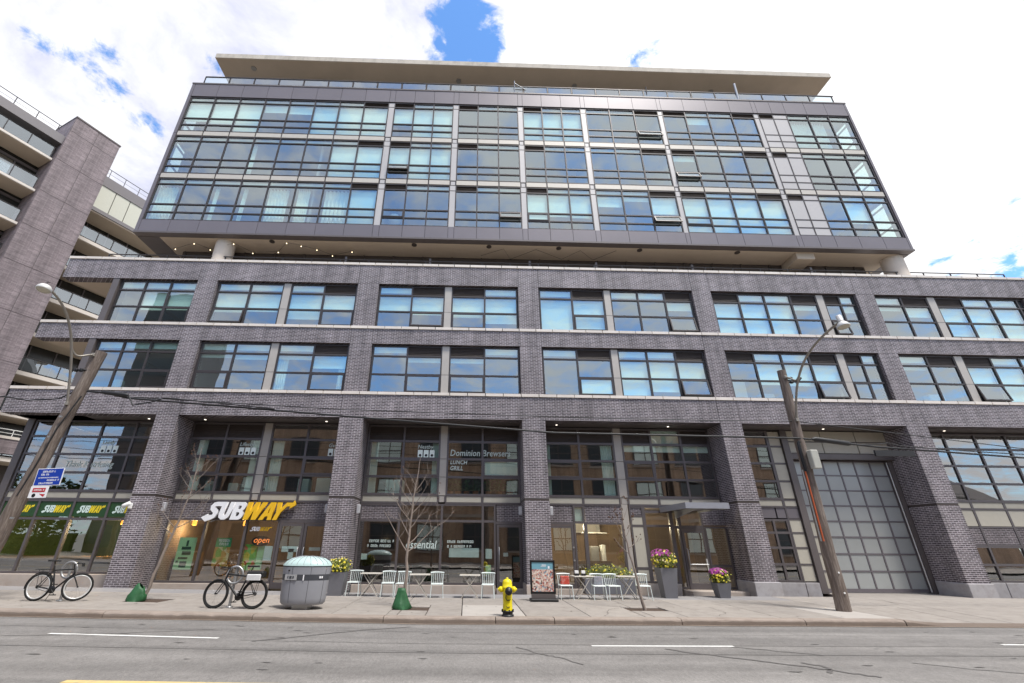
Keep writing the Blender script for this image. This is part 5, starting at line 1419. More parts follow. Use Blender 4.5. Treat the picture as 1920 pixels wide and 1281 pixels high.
def bicycle(loc, rz, label, sport, steer, lean):
    root = empty("bicycle", loc, label, "bicycle", "bicycles parked on the pavement", rz=rz)
    ORG[root.name] = Vector((0, 0, 0))
    r = .335; wb = .98
    root.rotation_euler = (lean, 0, rz)
    bb = Vector((.42, 0, .27)); st = Vector((.24, 0, .76)); ht = Vector((.77, 0, .80)); hb = Vector((.81, 0, .66)); rear = Vector((0, 0, r)); fr = Vector((wb, 0, r))
    if not sport: ht = Vector((.76, 0, .78))
    f = MB()
    rad = .022 if sport else .018
    f.tube([bb, st + (st - bb).normalized() * .08], rad, 8); f.tube([bb, hb], rad * 1.25, 8)
    f.tube([st - Vector((0, 0, .03)), ht - Vector((0, 0, .02))], rad, 8); f.tube([hb, ht], rad * 1.2, 8)
    for s in (-1, 1):
        f.tube([rear + Vector((0, .055 * s, 0)), bb + Vector((-.03, .03 * s, 0))], .011, 6); f.tube([rear + Vector((0, .055 * s, 0)), st + Vector((0, .02 * s, -.03))], .009, 6)
    f.build("frame", BIKE_BLACK, root)
    rotc = Matrix.Translation(hb) @ Matrix.Rotation(steer, 4, 'Z') @ Matrix.Translation(-hb)
    fk = MB(); fk.tube([hb + Vector((0, 0, .02)), hb + Vector((.01, 0, -.05))], .018, 8, m=rotc)
    for s in (-1, 1): fk.tube([hb + Vector((.01, .03 * s, -.05)), hb + Vector((.03, .05 * s, -.09)), fr + Vector((0, .055 * s, 0))], [.014, .013, .01], 6, m=rotc)
    fk.build("fork", BIKE_BLACK, root)
    wheel(root, 0, r, Matrix(), not sport)
    wheel(root, wb, r, rotc, not sport)
    hs_ = MB(); hs_.tube([ht, ht + Vector((-.02, 0, .1))], .014, 8, m=rotc)
    t0 = ht + Vector((-.02, 0, .1))
    hs_.tube([t0, t0 + Vector((.08, 0, .02))], .014, 8, m=rotc)
    g0 = t0 + Vector((.08, 0, .02))
    if sport: hs_.tube([g0 + Vector((-.05, -.31, .01)), g0 + Vector((-.02, -.12, .005)), g0, g0 + Vector((-.02, .12, .005)), g0 + Vector((-.05, .31, .01))], .012, 8, m=rotc)
    else: hs_.tube([g0 + Vector((.12, -.22, -.06)), g0 + Vector((.1, -.2, 0)), g0 + Vector((0, -.19, .01)), g0, g0 + Vector((0, .19, .01)), g0 + Vector((.1, .2, 0)), g0 + Vector((.12, .22, -.06))], .012, 8, m=rotc)
    hs_.build("handlebar", BLACK, root)
    gr = MB()
    for s in (-1, 1): gr.tube([g0 + Vector((-.05 if sport else .1, .2 * s, .01)), g0 + Vector((-.055 if sport else .125, .31 * s if sport else .22 * s, .012 if sport else -.07))], .018, 8, m=rotc)
    gr.build("grip", RUBBER, root)
    tp = st + (st - bb).normalized() * .2
    sdl = MB(); sdl.tube([st + (st - bb).normalized() * .06, tp], .012, 8)
    k = tp + Vector((0, 0, .02))
    P = [(-.13, .075), (-.1, .085), (-.02, .06), (.06, .03), (.14, .018), (.155, .008)]
    top = [k + Vector((x, y, .018)) for x, y in P] + [k + Vector((x, -y, .018)) for x, y in P[::-1]]
    bot = [p - Vector((0, 0, .04)) for p in top]; n = len(top)
    sdl.add(top + bot, [tuple(range(n))[::-1], tuple(range(n, 2 * n))] + [(i, (i + 1) % n, n + (i + 1) % n, n + i) for i in range(n)], True)
    sdl.build("saddle", SADDLE, root)
    ck = MB(); mm = Matrix.Translation(bb + Vector((0, -.05, 0))) @ Matrix.Rotation(math.pi / 2, 4, 'X')
    ck.lathe([(.02, 0), (.085, 0), (.088, .004), (.085, .008), (.02, .01)], 20, m=mm)
    ck.tube([bb + Vector((0, -.065, 0)), bb + Vector((.11, -.07, -.12))], .009, 6); ck.tube([bb + Vector((0, .05, 0)), bb + Vector((-.11, .06, .12))], .009, 6)
    ck.tube([rear + Vector((0, -.05, .035)), bb + Vector((0, -.055, .085))], .005, 4); ck.tube([rear + Vector((0, -.05, -.035)), bb + Vector((0, -.055, -.085))], .005, 4)
    ck.lathe([(.03, 0), (.04, .004), (.03, .01)], 14, m=Matrix.Translation(rear + Vector((0, -.045, 0))) @ Matrix.Rotation(math.pi / 2, 4, 'X'))
    ck.build("crankset", BLACK, root)
    for s, dx, dz in ((-1, .11, -.12), (1, -.11, .12)): MB().box(bb.x + dx - .05, bb.x + dx + .05, s * .06 - .05 + s * .05, s * .06 + .05 + s * .05, bb.z + dz - .01, bb.z + dz + .012).build("pedal", BLACK, root)
    if not sport:
        md = MB()
        for c0, a0, a1 in ((rear, 20, 200),):
            arc = [c0 + Vector(((r + .02) * math.cos(math.radians(a)), 0, (r + .02) * math.sin(math.radians(a)))) for a in range(a0, a1, 12)]
            md.tube(arc, .014, 6)
        md.build("mudguard", BLACK, root)
        rk = MB(); rk.tube([(-.2, -.06, .74), (.2, -.06, .76), (.2, .06, .76), (-.2, .06, .74)], .007, 5, True)
        for s in (-.06, .06): rk.tube([(-.1, s, .74), (0, s, r)], .006, 5)
        rk.build("luggage_rack", BLACK, root)
        MB().tube([bb + Vector((-.06, .05, -.02)), Vector((.22, .12, .03))], .008, 6).build("kickstand", BLACK, root)
    else:
        rk = MB(); rk.tube([(-.18, -.07, .73), (.22, -.06, .75), (.22, .06, .75), (-.18, .07, .73)], .007, 5, True)
        for s in (-.06, .06): rk.tube([(-.06, s, .73), (0, s, r)], .006, 5)
        rk.build("luggage_rack", BLACK, root)
        # small white lettering on the down tube
        d = (hb - bb).normalized(); ang = math.atan2(d.z, d.x)
        for k2, tq in enumerate((.35, .5, .62)):
            c = bb + (hb - bb) * tq
            MB().lathe([(.001, 0), (.021, 0), (.021, .002)], 10, sx=1.4 if k2 else .9, m=Matrix.Translation(c + Vector((0, -.028, 0))) @ Matrix.Rotation(-ang, 4, 'Y') @ Matrix.Rotation(math.pi / 2, 4, 'X')).build("frame_decal", WSIGN, root)
    return root


bicycle((-11.42, 13.95, gz(-11.42)), math.radians(1), "black town bicycle with bright white rims and rear mudguard beside the far left rack", False, math.radians(32), math.radians(-3))
bicycle((-5.36, 13.2, gz(-5.36)), math.radians(180), "black sport bicycle with a box bag on its rear rack, beside the grey litter bin", True, math.radians(-7), math.radians(4))
bag = empty("bike_bag", (-5.3, 13.26, .8), "white and black box bag on the rear rack of the sport bicycle", "bag")
MB().cbox(-5.6, -5.18, 13.08, 13.34, .76, .9, .03).build("bag_body", BLACK, bag)
MB().cbox(-5.57, -5.21, 13.04, 13.078, .70, .84, .02).build("side_pocket", mat("bag_white_fabric", (.6, .6, .6), .7), bag)


def rack(x, y, label):
    z = gz(x); root = empty("bike_rack", (x, y, z), label, "bike rack", "ring and post bike racks")
    MB().tube([(x, y, z - .05), (x, y, z + .92)], .035, 10).build("post", STEEL, root)
    n = 28; MB().tube([(x + .2 * math.cos(2 * math.pi * k / n), y - .04, z + .74 + .2 * math.sin(2 * math.pi * k / n)) for k in range(n)], .03, 8, True).build("ring", STEEL, root)
    MB().lathe([(.09, 0), (.09, .015), (.04, .03)], 12, (x, y, z)).build("base_flange", STEEL, root)


rack(-10.87, 14.15, "silver ring and post bike rack behind the white rimmed bicycle")
rack(-6.05, 13.5, "grey ring and post bike rack hidden behind the front wheel of the sport bicycle")

# ---------------- litter bin
BINB = mat("bin_grey_plastic", (0.27, 0.275, 0.30), .45, var=.05, nscale=3)
BIND = mat("bin_dark_band", (0.055, 0.058, 0.068), .4, var=.06)
LIDM = mat("mint_bin_lid", (0.46, 0.60, 0.585), .4, var=.05, nscale=4)
bx, by = -4.2, 13.5; bz = gz(bx)
root = empty("litter_bin", (bx, by, bz), "big oval grey litter bin with a domed pale mint lid near the kerb", "litter bin")
kx, ky = 1.0, .62
MB().lathe([(.40, .1), (.52, .105), (.565, .15), (.585, .25), (.605, .66)], 48, (bx, by, bz), kx, ky).build("body", BINB, root)
MB().lathe([(.606, .661), (.611, .80)], 48, (bx, by, bz), kx, ky).build("slot_band", BIND, root)
MB().lathe([(.613, .801), (.628, .97)], 48, (bx, by, bz), kx, ky).build("collar", BINB, root)
MB().lathe([(.63, .972), (.632, .995)], 48, (bx, by, bz), kx, ky).build("rim", BIND, root)
MB().lathe([(.64, .998), (.632, 1.03), (.57, 1.10), (.44, 1.17), (.25, 1.215), (.001, 1.225)], 48, (bx, by, bz), kx, ky).build("lid", LIDM, root)
rb = MB()
for k in range(9):
    a = math.radians(205 + k * 16.5)
    rb.tube([(bx + r_ * math.cos(a) * kx, by + r_ * math.sin(a) * ky, bz + z_ + .004) for r_, z_ in ((.632, 1.03), (.57, 1.10), (.44, 1.17), (.25, 1.215), (.08, 1.224))], .006, 5)
rb.build("lid_rib", BINB, root)
sm = MB()
for a in (-118, -72, -30):
    ar = math.radians(a); sm.tube([(bx + r_ * math.cos(ar) * kx, by + r_ * math.sin(ar) * ky, bz + z_) for r_, z_ in ((.566, .15), (.586, .25), (.606, .66))], .005, 4)
    sm.tube([(bx + r_ * math.cos(ar + .05) * kx, by + r_ * math.sin(ar + .05) * ky, bz + z_) for r_, z_ in ((.614, .801), (.629, .97))], .005, 4)
sm.build("panel_seam", BIND, root)
MB().box(bx - .2, bx + .2, by - .18, by + .18, bz, bz + .105).build("foot", STEEL, root)


def bin_at(a, z, w, h, d, m, name):
    ar = math.radians(a); rr_ = .612
    c = Vector((bx + rr_ * math.cos(ar), by + rr_ * math.sin(ar) * ky, bz + z)); nrm = Vector((math.cos(ar) / 1, math.sin(ar) / ky, 0)).normalized()
    mm = Matrix.Translation(c) @ Matrix.Rotation(math.atan2(nrm.y, nrm.x) + math.pi / 2, 4, 'Z')
    return MB().box(-w / 2, w / 2, -d, d, -h / 2, h / 2, mm).build(name, m, root)


bin_at(-118, .735, .34, .125, .012, mat("bin_label_grey", (.4, .4, .4), .5), "label_plate")
for a in (-128, -118, -109): bin_at(a, .735, .07, .06, .018, BIND, "pictogram")
bin_at(-85, .73, .025, .13, .016, WSIGN, "slot_mark")
for a in (-44, -38): bin_at(a, .735, .035, .05, .014, WSIGN, "slot_mark")
MB().lathe([(.02, 0), (.02, .02)], 10, m=Matrix.Translation((bx - .36, by - .315, bz + .89)) @ Matrix.Rotation(math.pi / 2, 4, 'X')).build("lock", BLACK, root)

# ---------------- fire hydrant
HY = mat("hydrant_yellow", (0.78, 0.64, 0.005), .4, var=.06, nscale=6, dirt=((.25, .17, .02), .3, 9))
HB = mat("hydrant_black", (0.012, 0.012, 0.013), .45, var=.1)
hx, hy = 1.06, 12.62
root = empty("fire_hydrant", (hx, hy, 0), "yellow fire hydrant with a black cap and base at the kerb", "hydrant")
MB().lathe([(.125, .12), (.118, .16), (.112, .3), (.118, .5), (.122, .6), (.135, .605), (.135, .63), (.122, .64), (.118, .72), (.1, .775), (.06, .80), (.001, .805)], 24, (hx, hy, 0)).build("barrel", HY, root)
MB().lathe([(.15, 0), (.15, .035), (.125, .04), (.125, .09), (.15, .095), (.15, .125), (.12, .13)], 16, (hx, hy, 0)).build("base_flange", HB, root)
bt = MB()
for k in range(8):
    a = math.pi / 4 * k + .2; bt.lathe([(.018, 0), (.018, .03)], 6, (hx + .14 * math.cos(a), hy + .14 * math.sin(a), .12))
bt.build("bolt", HB, root)
for s in (-1, 1):
    MB().lathe([(.06, .09), (.06, .14), (.07, .145), (.07, .165), (.055, .2), (.03, .215), (.03, .235)], 14, m=Matrix.Translation((hx, hy, .575)) @ Matrix.Rotation(s * math.pi / 2, 4, 'Y')).build("side_nozzle", HY, root)
fm_ = Matrix.Translation((hx + .02, hy, .55)) @ Matrix.Rotation(math.pi / 2, 4, 'X')
MB().lathe([(.09, .08), (.09, .13), (.1, .135), (.1, .15)], 18, m=fm_).build("front_nozzle", HY, root)
MB().lathe([(.092, .151), (.092, .175), (.075, .2), (.03, .21), (.028, .235), (.001, .236)], 18, m=fm_).build("front_cap", HB, root)
ch = [(hx - .04, hy - .13, .48), (hx - .055, hy - .125, .40), (hx - .03, hy - .128, .355), (hx + .02, hy - .13, .345), (hx + .06, hy - .122, .37)]
MB().tube(ch, .011, 6).build("chain", HB, root)
MB().tube([(hx - .05, hy - .122, .22), (hx, hy - .127, .20), (hx + .05, hy - .122, .215)], .007, 5).build("casting_mark", HB, root)
MB().lathe([(.03, .8), (.028, .835), (.001, .836)], 6, (hx, hy, 0)).build("top_nut", HY, root)

# ---------------- poster stand
POSTER = None
m, nt, N, L, b = nodes_of("festival_poster")
g = N.new("ShaderNodeTexCoord"); sp = N.new("ShaderNodeSeparateXYZ"); L.new(g.outputs["Object"], sp.inputs[0])
vo = N.new("ShaderNodeTexVoronoi"); vo.inputs["Scale"].default_value = 26; L.new(g.outputs["Object"], vo.inputs["Vector"])
sc2 = N.new("ShaderNodeSeparateColor"); L.new(vo.outputs["Color"], sc2.inputs[0])
rp = N.new("ShaderNodeValToRGB"); rp.color_ramp.interpolation = 'CONSTANT'; L.new(sc2.outputs[0], rp.inputs[0])
el = rp.color_ramp.elements; el[0].position = 0; el[0].color = (.55, .36, .3, 1); el[1].position = .3; el[1].color = (.62, .5, .42, 1)
for p_, c_ in ((.52, (.36, .1, .08)), (.64, (.7, .62, .55)), (.8, (.2, .28, .34)), (.88, (.12, .08, .07)), (.94, (.5, .2, .16))):
    q = el.new(p_); q.color = (*c_, 1)
r2 = N.new("ShaderNodeMapRange"); L.new(sp.outputs[2], r2.inputs[0]); r2.inputs[1].default_value = .60; r2.inputs[2].default_value = .63
mx = N.new("ShaderNodeMix"); mx.data_type = 'RGBA'; L.new(r2.outputs[0], mx.inputs["Factor"]); L.new(rp.outputs[0], mx.inputs["A"]); mx.inputs["B"].default_value = (.17, .36, .44, 1)
L.new(mx.outputs["Result"], b.inputs["Base Color"]); b.inputs["Roughness"].default_value = .25
px_, py_ = 2.45, 15.85
root = empty("poster_stand", (px_, py_, 0), "black upright advertising stand with a crowded festival poster before the middle pier", "poster stand")
mb = MB(); mb.box(px_ - .39, px_ - .34, py_ - .05, py_ + .05, .2, 1.14); mb.box(px_ + .34, px_ + .39, py_ - .05, py_ + .05, .2, 1.14); mb.box(px_ - .34, px_ + .34, py_ - .047, py_ + .047, .2, .26); mb.box(px_ - .34, px_ + .34, py_ - .047, py_ + .047, 1.08, 1.14); mb.build("frame", BLACK, root)
MB().box(px_ - .34, px_ + .34, py_ - .03, py_ + .03, .26, 1.08).build("poster_sheet", MAT["festival_poster"], root)
for dx, dz, w_, h_ in ((.05, .99, .14, .02), (.03, .96, .16, .014), (.2, .9, .05, .07)): MB().box(px_ + dx - w_ / 2, px_ + dx + w_ / 2, py_ - .034, py_ - .031, dz, dz + h_).build("poster_print", WSIGN, root)
MB().box(px_ - .37, px_ + .37, py_ - .06, py_ + .06, .07, .199).build("pedestal", CLAD_DK, root)
MB().cbox(px_ - .42, px_ + .42, py_ - .26, py_ + .2, 0, .07, .012).build("base_plate", BLACK, root)

# ---------------- planters with flowers
PLANTER = mat("grey_planter", (0.15, 0.15, 0.165), .55, var=.08, nscale=4)
LEAF = mat("planter_leaf", (0.09, 0.12, 0.012), .55, var=.35, nscale=15)
LEAF2 = mat("yellow_green_leaf", (0.26, 0.27, 0.02), .55, var=.3, nscale=15)
YFLOW = mat("yellow_petal", (0.72, 0.60, 0.04), .6, var=.15, nscale=20)
CFLOW = mat("cream_petal", (0.75, 0.66, 0.36), .6, var=.1, nscale=20)
MFLOW = mat("magenta_petal", (0.36, 0.045, 0.27), .6, var=.25, nscale=20)


def leaf_cloud(n, c, rx, ry, rz_, size, rnd, low=-.4):
    mb = MB()
    for _ in range(n):
        while True:
            d = Vector((rnd.uniform(-1, 1), rnd.uniform(-1, 1), rnd.uniform(low, 1)))
            if .3 < d.length < (1.25 if rnd.random() < .12 else 1): break
        p = Vector(c) + Vector((d.x * rx, d.y * ry, d.z * rz_)); s_ = size * rnd.uniform(.6, 1.3)
        a = Vector((rnd.gauss(0, 1), rnd.gauss(0, 1), rnd.gauss(0, .7))).normalized(); u = a.orthogonal().normalized() * .45
        mb.add([p - a * s_, p + u * s_, p + a * s_, p - u * s_], [(0, 1, 2, 3)])
    return mb


def blooms(n, c, rx, ry, rz_, size, rnd, low=0.0):
    mb = MB()
    for _ in range(n):
        while True:
            d = Vector((rnd.uniform(-1.1, 1.1), rnd.uniform(-1.1, .6), rnd.uniform(low, 1.15)))
            if .62 < d.length < 1.2: break
        p = Vector(c) + Vector((d.x * rx, d.y * ry, d.z * rz_)); nrm = (d + Vector((0, -.4, .3))).normalized(); u = nrm.orthogonal().normalized(); v = nrm.cross(u); s_ = size * rnd.uniform(.7, 1.2)
        k = 6; vs = [p + nrm * s_ * .35]
        for j in range(k * 2):
            a = math.pi * j / k; q = s_ * (1.0 if j % 2 == 0 else .6); vs.append(p + (u * math.cos(a) + v * math.sin(a)) * q)
        mb.add(vs, [(0, 1 + j, 1 + (j + 1) % (2 * k)) for j in range(2 * k)])
    return mb


def planter(x, y, h, wb, wt, fh, label, purple, seed, square=True):
    rnd = random.Random(seed); z = gz(x)
    root = empty("flower_planter", (x, y, z), label, "planter", "grey tapered planters with flowers")
    pt = MB(); a, b_ = wb / 2, wt / 2; t = .03
    v = [(x - a, y - a, z), (x + a, y - a, z), (x + a, y + a, z), (x - a, y + a, z), (x - b_, y - b_, z + h), (x + b_, y - b_, z + h), (x + b_, y + b_, z + h), (x - b_, y + b_, z + h)]
    i = b_ - t
    v += [(x - i, y - i, z + h), (x + i, y - i, z + h), (x + i, y + i, z + h), (x - i, y + i, z + h), (x - i, y - i, z + h - .06), (x + i, y - i, z + h - .06), (x + i, y + i, z + h - .06), (x - i, y + i, z + h - .06)]
    pt.add(v, [(3, 2, 1, 0), (0, 1, 5, 4), (1, 2, 6, 5), (2, 3, 7, 6), (3, 0, 4, 7), (4, 5, 9, 8), (5, 6, 10, 9), (6, 7, 11, 10), (7, 4, 8, 11), (8, 9, 13, 12), (9, 10, 14, 13), (10, 11, 15, 14), (11, 8, 12, 15)])
    pt.build("pot", PLANTER, root)
    MB().box(x - i + .002, x + i - .002, y - i + .002, y + i - .002, z + h - .1, z + h - .05).build("soil", SOIL, root)
    c = (x, y, z + h + fh * .42)
    leaf_cloud(520, c, wt * .62, wt * .62, fh * .5, .045, rnd, -.9).build("foliage", LEAF, root, kind="stuff")
    leaf_cloud(260, c, wt * .68, wt * .68, fh * .54, .04, rnd, -.9).build("young_leaves", LEAF2, root, kind="stuff")
    blooms(46, c, wt * .66, wt * .66, fh * .52, .04, rnd, -.8).build("yellow_blooms", YFLOW, root, kind="stuff")
    blooms(16, c, wt * .68, wt * .68, fh * .54, .035, rnd, -.5).build("cream_blooms", CFLOW, root, kind="stuff")
    if purple:
        blooms(62, (x - wt * .12, y, z + h + fh * .58), wt * .62, wt * .55, fh * .46, .05, rnd, .25).build("magenta_blooms", MFLOW, root, kind="stuff")


planter(-4.18, 16.75, .68, .42, .56, .42, "short grey planter of yellow flowers at the pier beside the litter bin", False, 1)
planter(6.9, 17.1, .90, .40, .58, .54, "tall grey tapered planter with magenta and yellow flowers by the lobby door", True, 2)
planter(8.78, 17.2, .45, .34, .48, .42, "low grey planter with magenta and yellow flowers at the door step", True, 3)
rnd = random.Random(9)
tr = empty("planter_trough", (5.2, 18.3, 0), "long dark trough of yellow flowers against the cafe window behind the chairs", "planter")
MB().cbox(4.3, 6.15, 18.05, 18.5, 0, .5, .02).build("trough", PLANTER, tr)
leaf_cloud(700, (5.25, 18.28, .62), .95, .25, .3, .045, rnd, -.5).build("foliage", LEAF, tr, kind="stuff")
leaf_cloud(110, (5.25, 18.28, .62), .95, .27, .36, .045, rnd, -.2).build("young_leaves", LEAF2, tr, kind="stuff")
blooms(24, (5.25, 18.26, .62), .95, .27, .32, .04, rnd, -.3).build("yellow_blooms", YFLOW, tr, kind="stuff")

# ---------------- chairs and bistro tables
CHAIR = mat("mint_white_metal", (0.66, 0.72, 0.70), .4, .1, var=.04)
TABM = mat("table_slat_wood", (0.46, 0.43, 0.38), .6, var=.08, nscale=6)


def chair_proto(x, y, label):
    z = gz(x); root = empty("cafe_chair", (x, y, z), label, "chair", "mint white cafe chairs")
    P = lambda a, b_, c: Vector((x + a, y + b_, z + c))
    MB().cbox(x - .2, x + .2, y - .2, y + .19, z + .385, z + .41, .012).build("seat", CHAIR, root)
    for sx in (-1, 1):
        MB().tube([P(.18 * sx, -.18, .39), P(.205 * sx, -.215, 0)], .0135, 6).build("leg", CHAIR, root)
        MB().tube([P(.175 * sx, .17, .39), P(.2 * sx, .235, 0)], .0135, 6).build("leg", CHAIR, root)
        MB().tube([P(.18 * sx, .175, .40), P(.19 * sx, .25, .70)], .013, 6).build("back_post", CHAIR, root)
    for k in range(5): MB().tube([P(-.12 + .06 * k, .178, .40), P(-.125 + .0625 * k, .25, .69)], .007, 5).build("spindle", CHAIR, root)
    tr_ = MB(); tr_.tube([P(-.225, .235, .705), P(-.12, .258, .715), P(0, .265, .718), P(.12, .258, .715), P(.225, .235, .705)], .023, 8); tr_.build("top_rail", CHAIR, root)
    return root


CH = [(-3.62, 16.75, "leftmost pale cafe chair, nearest the yellow flower planter"), (-2.5, 16.65, "pale cafe chair just right of the first bistro table"), (-2.02, 16.6, "pale cafe chair half hidden by the middle tree trunk"),
      (-.9, 16.62, "pale cafe chair between the second and third bistro tables"), (.76, 16.55, "pale cafe chair right of the third table, behind the hydrant"), (3.26, 16.4, "pale cafe chair with a red cushion right of the poster stand"),
      (4.33, 16.35, "pale cafe chair with a grey cushion right of the fourth table"), (4.8, 16.38, "pale cafe chair with bare spindles beside the grey cushion chair"), (5.82, 16.45, "rightmost pale cafe chair, behind the thin right hand tree")]
protoc = None
for i, (x, y, lab) in enumerate(CH):
    if i == 0: protoc = chair_proto(x, y, lab); bx0, by0 = x, y
    else:
        c = copy_tree(protoc); c.location = (x, y, gz(x)); c["label"] = lab
        c.rotation_euler = (0, 0, math.radians([0, 4, -5, 3, -6, 2, -3, 3, -5][i]))
for x, y, m_, lab in ((3.28, 16.55, mat("red_cushion_cloth", (.42, .05, .03), .85, var=.25, nscale=14, dirt=((.7, .6, .55), .5, 9)), "red and white cushion leaning on the chair right of the poster stand"),
                      (4.35, 16.5, mat("grey_cushion_cloth", (.22, .23, .26), .85, var=.3, nscale=16, dirt=((.5, .3, .3), .5, 9)), "grey patterned cushion on the chair right of the fourth table")):
    MB().cbox(x - .15, x + .15, y - .06, y + .04, .42, .66, .025).build("cushion", m_, None, lab, "cushion", "cushions on the cafe chairs")


def table_proto(x, y, label):
    z = gz(x); root = empty("bistro_table", (x, y, z), label, "table", "folding bistro tables")
    MB().cbox(x - .34, x + .34, y - .27, y + .27, z + .645, z + .67, .01).build("table_top", TABM, root)
    for s in (-.22, .22):
        MB().tube([(x - .27, y + s, z), (x + .22, y + s, z + .645)], .013, 6).build("leg", TABM, root)
        MB().tube([(x + .27, y + s * .92, z), (x - .22, y + s * .92, z + .645)], .013, 6).build("leg", TABM, root)
    MB().tube([(x - .2, y - .22, z + .1), (x - .2, y + .22, z + .1)], .009, 5).build("cross_bar", TABM, root)
    return root


TB_ = [(-3.08, 16.75, "bistro table left, between the first two chairs"), (-1.47, 16.65, "bistro table just right of the middle tree trunk"), (.17, 16.6, "bistro table left of the hydrant, touching the longer row"),
       (3.86, 16.5, "bistro table with a napkin caddy, beside the red cushion chair"), (5.33, 16.55, "rightmost bistro table, left of the thin tree")]
pt_ = None
for i, (x, y, lab) in enumerate(TB_):
    if i == 0: pt_ = table_proto(x, y, lab)
    else:
        c = copy_tree(pt_); c.location = (x, y, gz(x)); c["label"] = lab; c.rotation_euler = (0, 0, math.radians([0, 3, -2, 4, -3][i]))
e = empty("napkin_caddy", (3.8, 16.5, .67), "black and white napkin caddy on the fourth bistro table", "caddy")
for dx in (-.12, .1): MB().cbox(3.8 + dx - .07, 3.8 + dx + .07, 16.45, 16.57, .672, .74, .008).build("holder", BLACK, e); MB().cbox(3.8 + dx - .06, 3.8 + dx + .06, 16.46, 16.56, .742, .82, .008).build("napkins", WHITE, e)

# ---------------- young bare trees
BARK = mat("young_bark", (0.25, 0.205, 0.175), .9, var=.3, nscale=14, bump=.4, stretch=(1, 1, .4))
BUD = mat("dry_bud", (0.12, 0.06, 0.035), .9, var=.2)


def tree(x, y, trunk, branches, label, seed, r0, buds=0, twig=1.0):
    rnd = random.Random(seed); z = gz(x) - .04
    root = empty("young_tree", (x, y, z), label, "tree", "bare young street trees")
    P = [Vector((x + a, y + b_, z + c)) for a, b_, c in trunk]; n = len(P)
    pts = []
    for i in range(n - 1):
        for k in range(4): pts.append(P[i].lerp(P[i + 1], k / 4) + Vector((rnd.gauss(0, .012), rnd.gauss(0, .012), 0)))
    pts.append(P[-1]); H = trunk[-1][2]
    rad = [max(.006, r0 * (1 - .86 * max(0.0, (p.z - z) / H) ** .85)) for p in pts]
    MB().tube(pts, rad, 10).build("trunk", BARK, root)
    at = lambda h: min(range(len(pts)), key=lambda i: abs(pts[i].z - z - h))
    bmb = []

    def grow(mb, p, d, L_, r, depth):
        k = 6; q = p.copy(); path = [q.copy()]; dd = d.copy()
        for _ in range(k):
            dd = (dd + Vector((rnd.gauss(0, .1), rnd.gauss(0, .1), .09 + rnd.gauss(0, .06)))).normalized(); q = q + dd * L_ / k; path.append(q.copy())
        mb.tube(path, [r * (1 - .75 * i / k) for i in range(k + 1)], 6 if depth == 0 else 4)
        bmb.append(q)
        if depth < 3:
            for j in range(rnd.randint(2, 4) if depth == 0 else rnd.randint(1, 3)):
                i = rnd.randint(2, k - 1); s_ = Vector((rnd.gauss(0, 1), rnd.gauss(0, 1), rnd.gauss(.2, .6))).normalized()
                grow(mb, path[i], (dd * .75 + s_ * .75).normalized(), L_ * rnd.uniform(.35, .6) * twig, r * .45, depth + 1)
    for h, az, up, L_ in branches:
        i = at(h); a = math.radians(az); d = Vector((math.cos(a), math.sin(a), up)).normalized()
        mb = MB(); grow(mb, pts[i], d, L_, rad[i] * .46 + .002, 0); mb.build("branch", BARK, root)
    if buds:
        mb = MB()
        for q in bmb:
            if rnd.random() < buds:
                mb.add([q + Vector((dx, dy, dz)) * .02 for dx, dy, dz in ((-1, 0, 0), (0, -1, .3), (1, 0, 0), (0, 0, 1.2), (0, 0, -1.2))], [(0, 1, 3), (1, 2, 3), (0, 4, 1), (1, 4, 2), (2, 0, 3), (0, 2, 4)])
        mb.build("buds", BUD, root, kind="stuff")


tree(-8.95, 14.62, [(0, 0, 0), (.1, 0, .7), (.24, .02, 1.5), (.40, .03, 2.3), (.5, .05, 3.2), (.45, .1, 4.3)],
     [(1.75, 175, .5, .9), (1.9, 10, .35, 1.2), (2.2, 20, .5, 1.1), (2.0, 200, .8, .7), (2.7, 0, .8, .8), (2.9, 185, .9, .7), (3.2, 20, 1, .8), (3.3, 170, 1.1, .7), (3.6, 10, 1.2, .6), (3.8, 190, 1.3, .5), (2.4, 270, .7, .7)],
     "bare leaning young tree at the brick pier left of the SUBWAY sign", 21, .05, .25)
tree(-1.62, 13.95, [(0, 0, 0), (.01, 0, .8), (0, .02, 1.6), (.03, 0, 2.4), (.1, .03, 3.2), (.2, .05, 4.05)],
     [(1.35, 172, .75, 1.35), (1.45, 8, .55, 1.3), (1.6, 20, .7, 1.2), (1.7, 165, 1.2, .8), (2.0, 10, .8, 1.1), (2.1, 185, .9, 1.1), (2.3, 30, 1, 1.0), (2.5, 170, 1, 1.0), (2.6, 0, 1.2, .9), (2.9, 190, 1.3, .8), (3.0, 15, 1.3, .9), (3.3, 175, 1.5, .6), (1.9, 265, .9, .9), (2.7, 90, 1, .8)],
     "bare young tree with the widest crown standing before the cafe, green bag at its foot", 22, .056, .1)
tree(4.95, 14.15, [(0, 0, 0), (-.08, 0, .7), (-.2, .02, 1.4), (-.3, .02, 2.0), (-.28, .03, 2.6), (-.3, .02, 3.0)],
     [(1.35, 160, .7, .6), (1.5, 10, .6, .55), (1.75, 170, 1.0, .7), (1.9, 20, .9, .55), (2.2, 165, 1.2, .5), (2.3, 15, 1.0, .6)],
     "thin bare sapling with few twigs before the right cafe window", 23, .046, .4, .8)
BAGM = mat("green_watering_bag", (0.02, 0.10, 0.035), .55, var=.2, nscale=7, bump=.5, bscale=9)
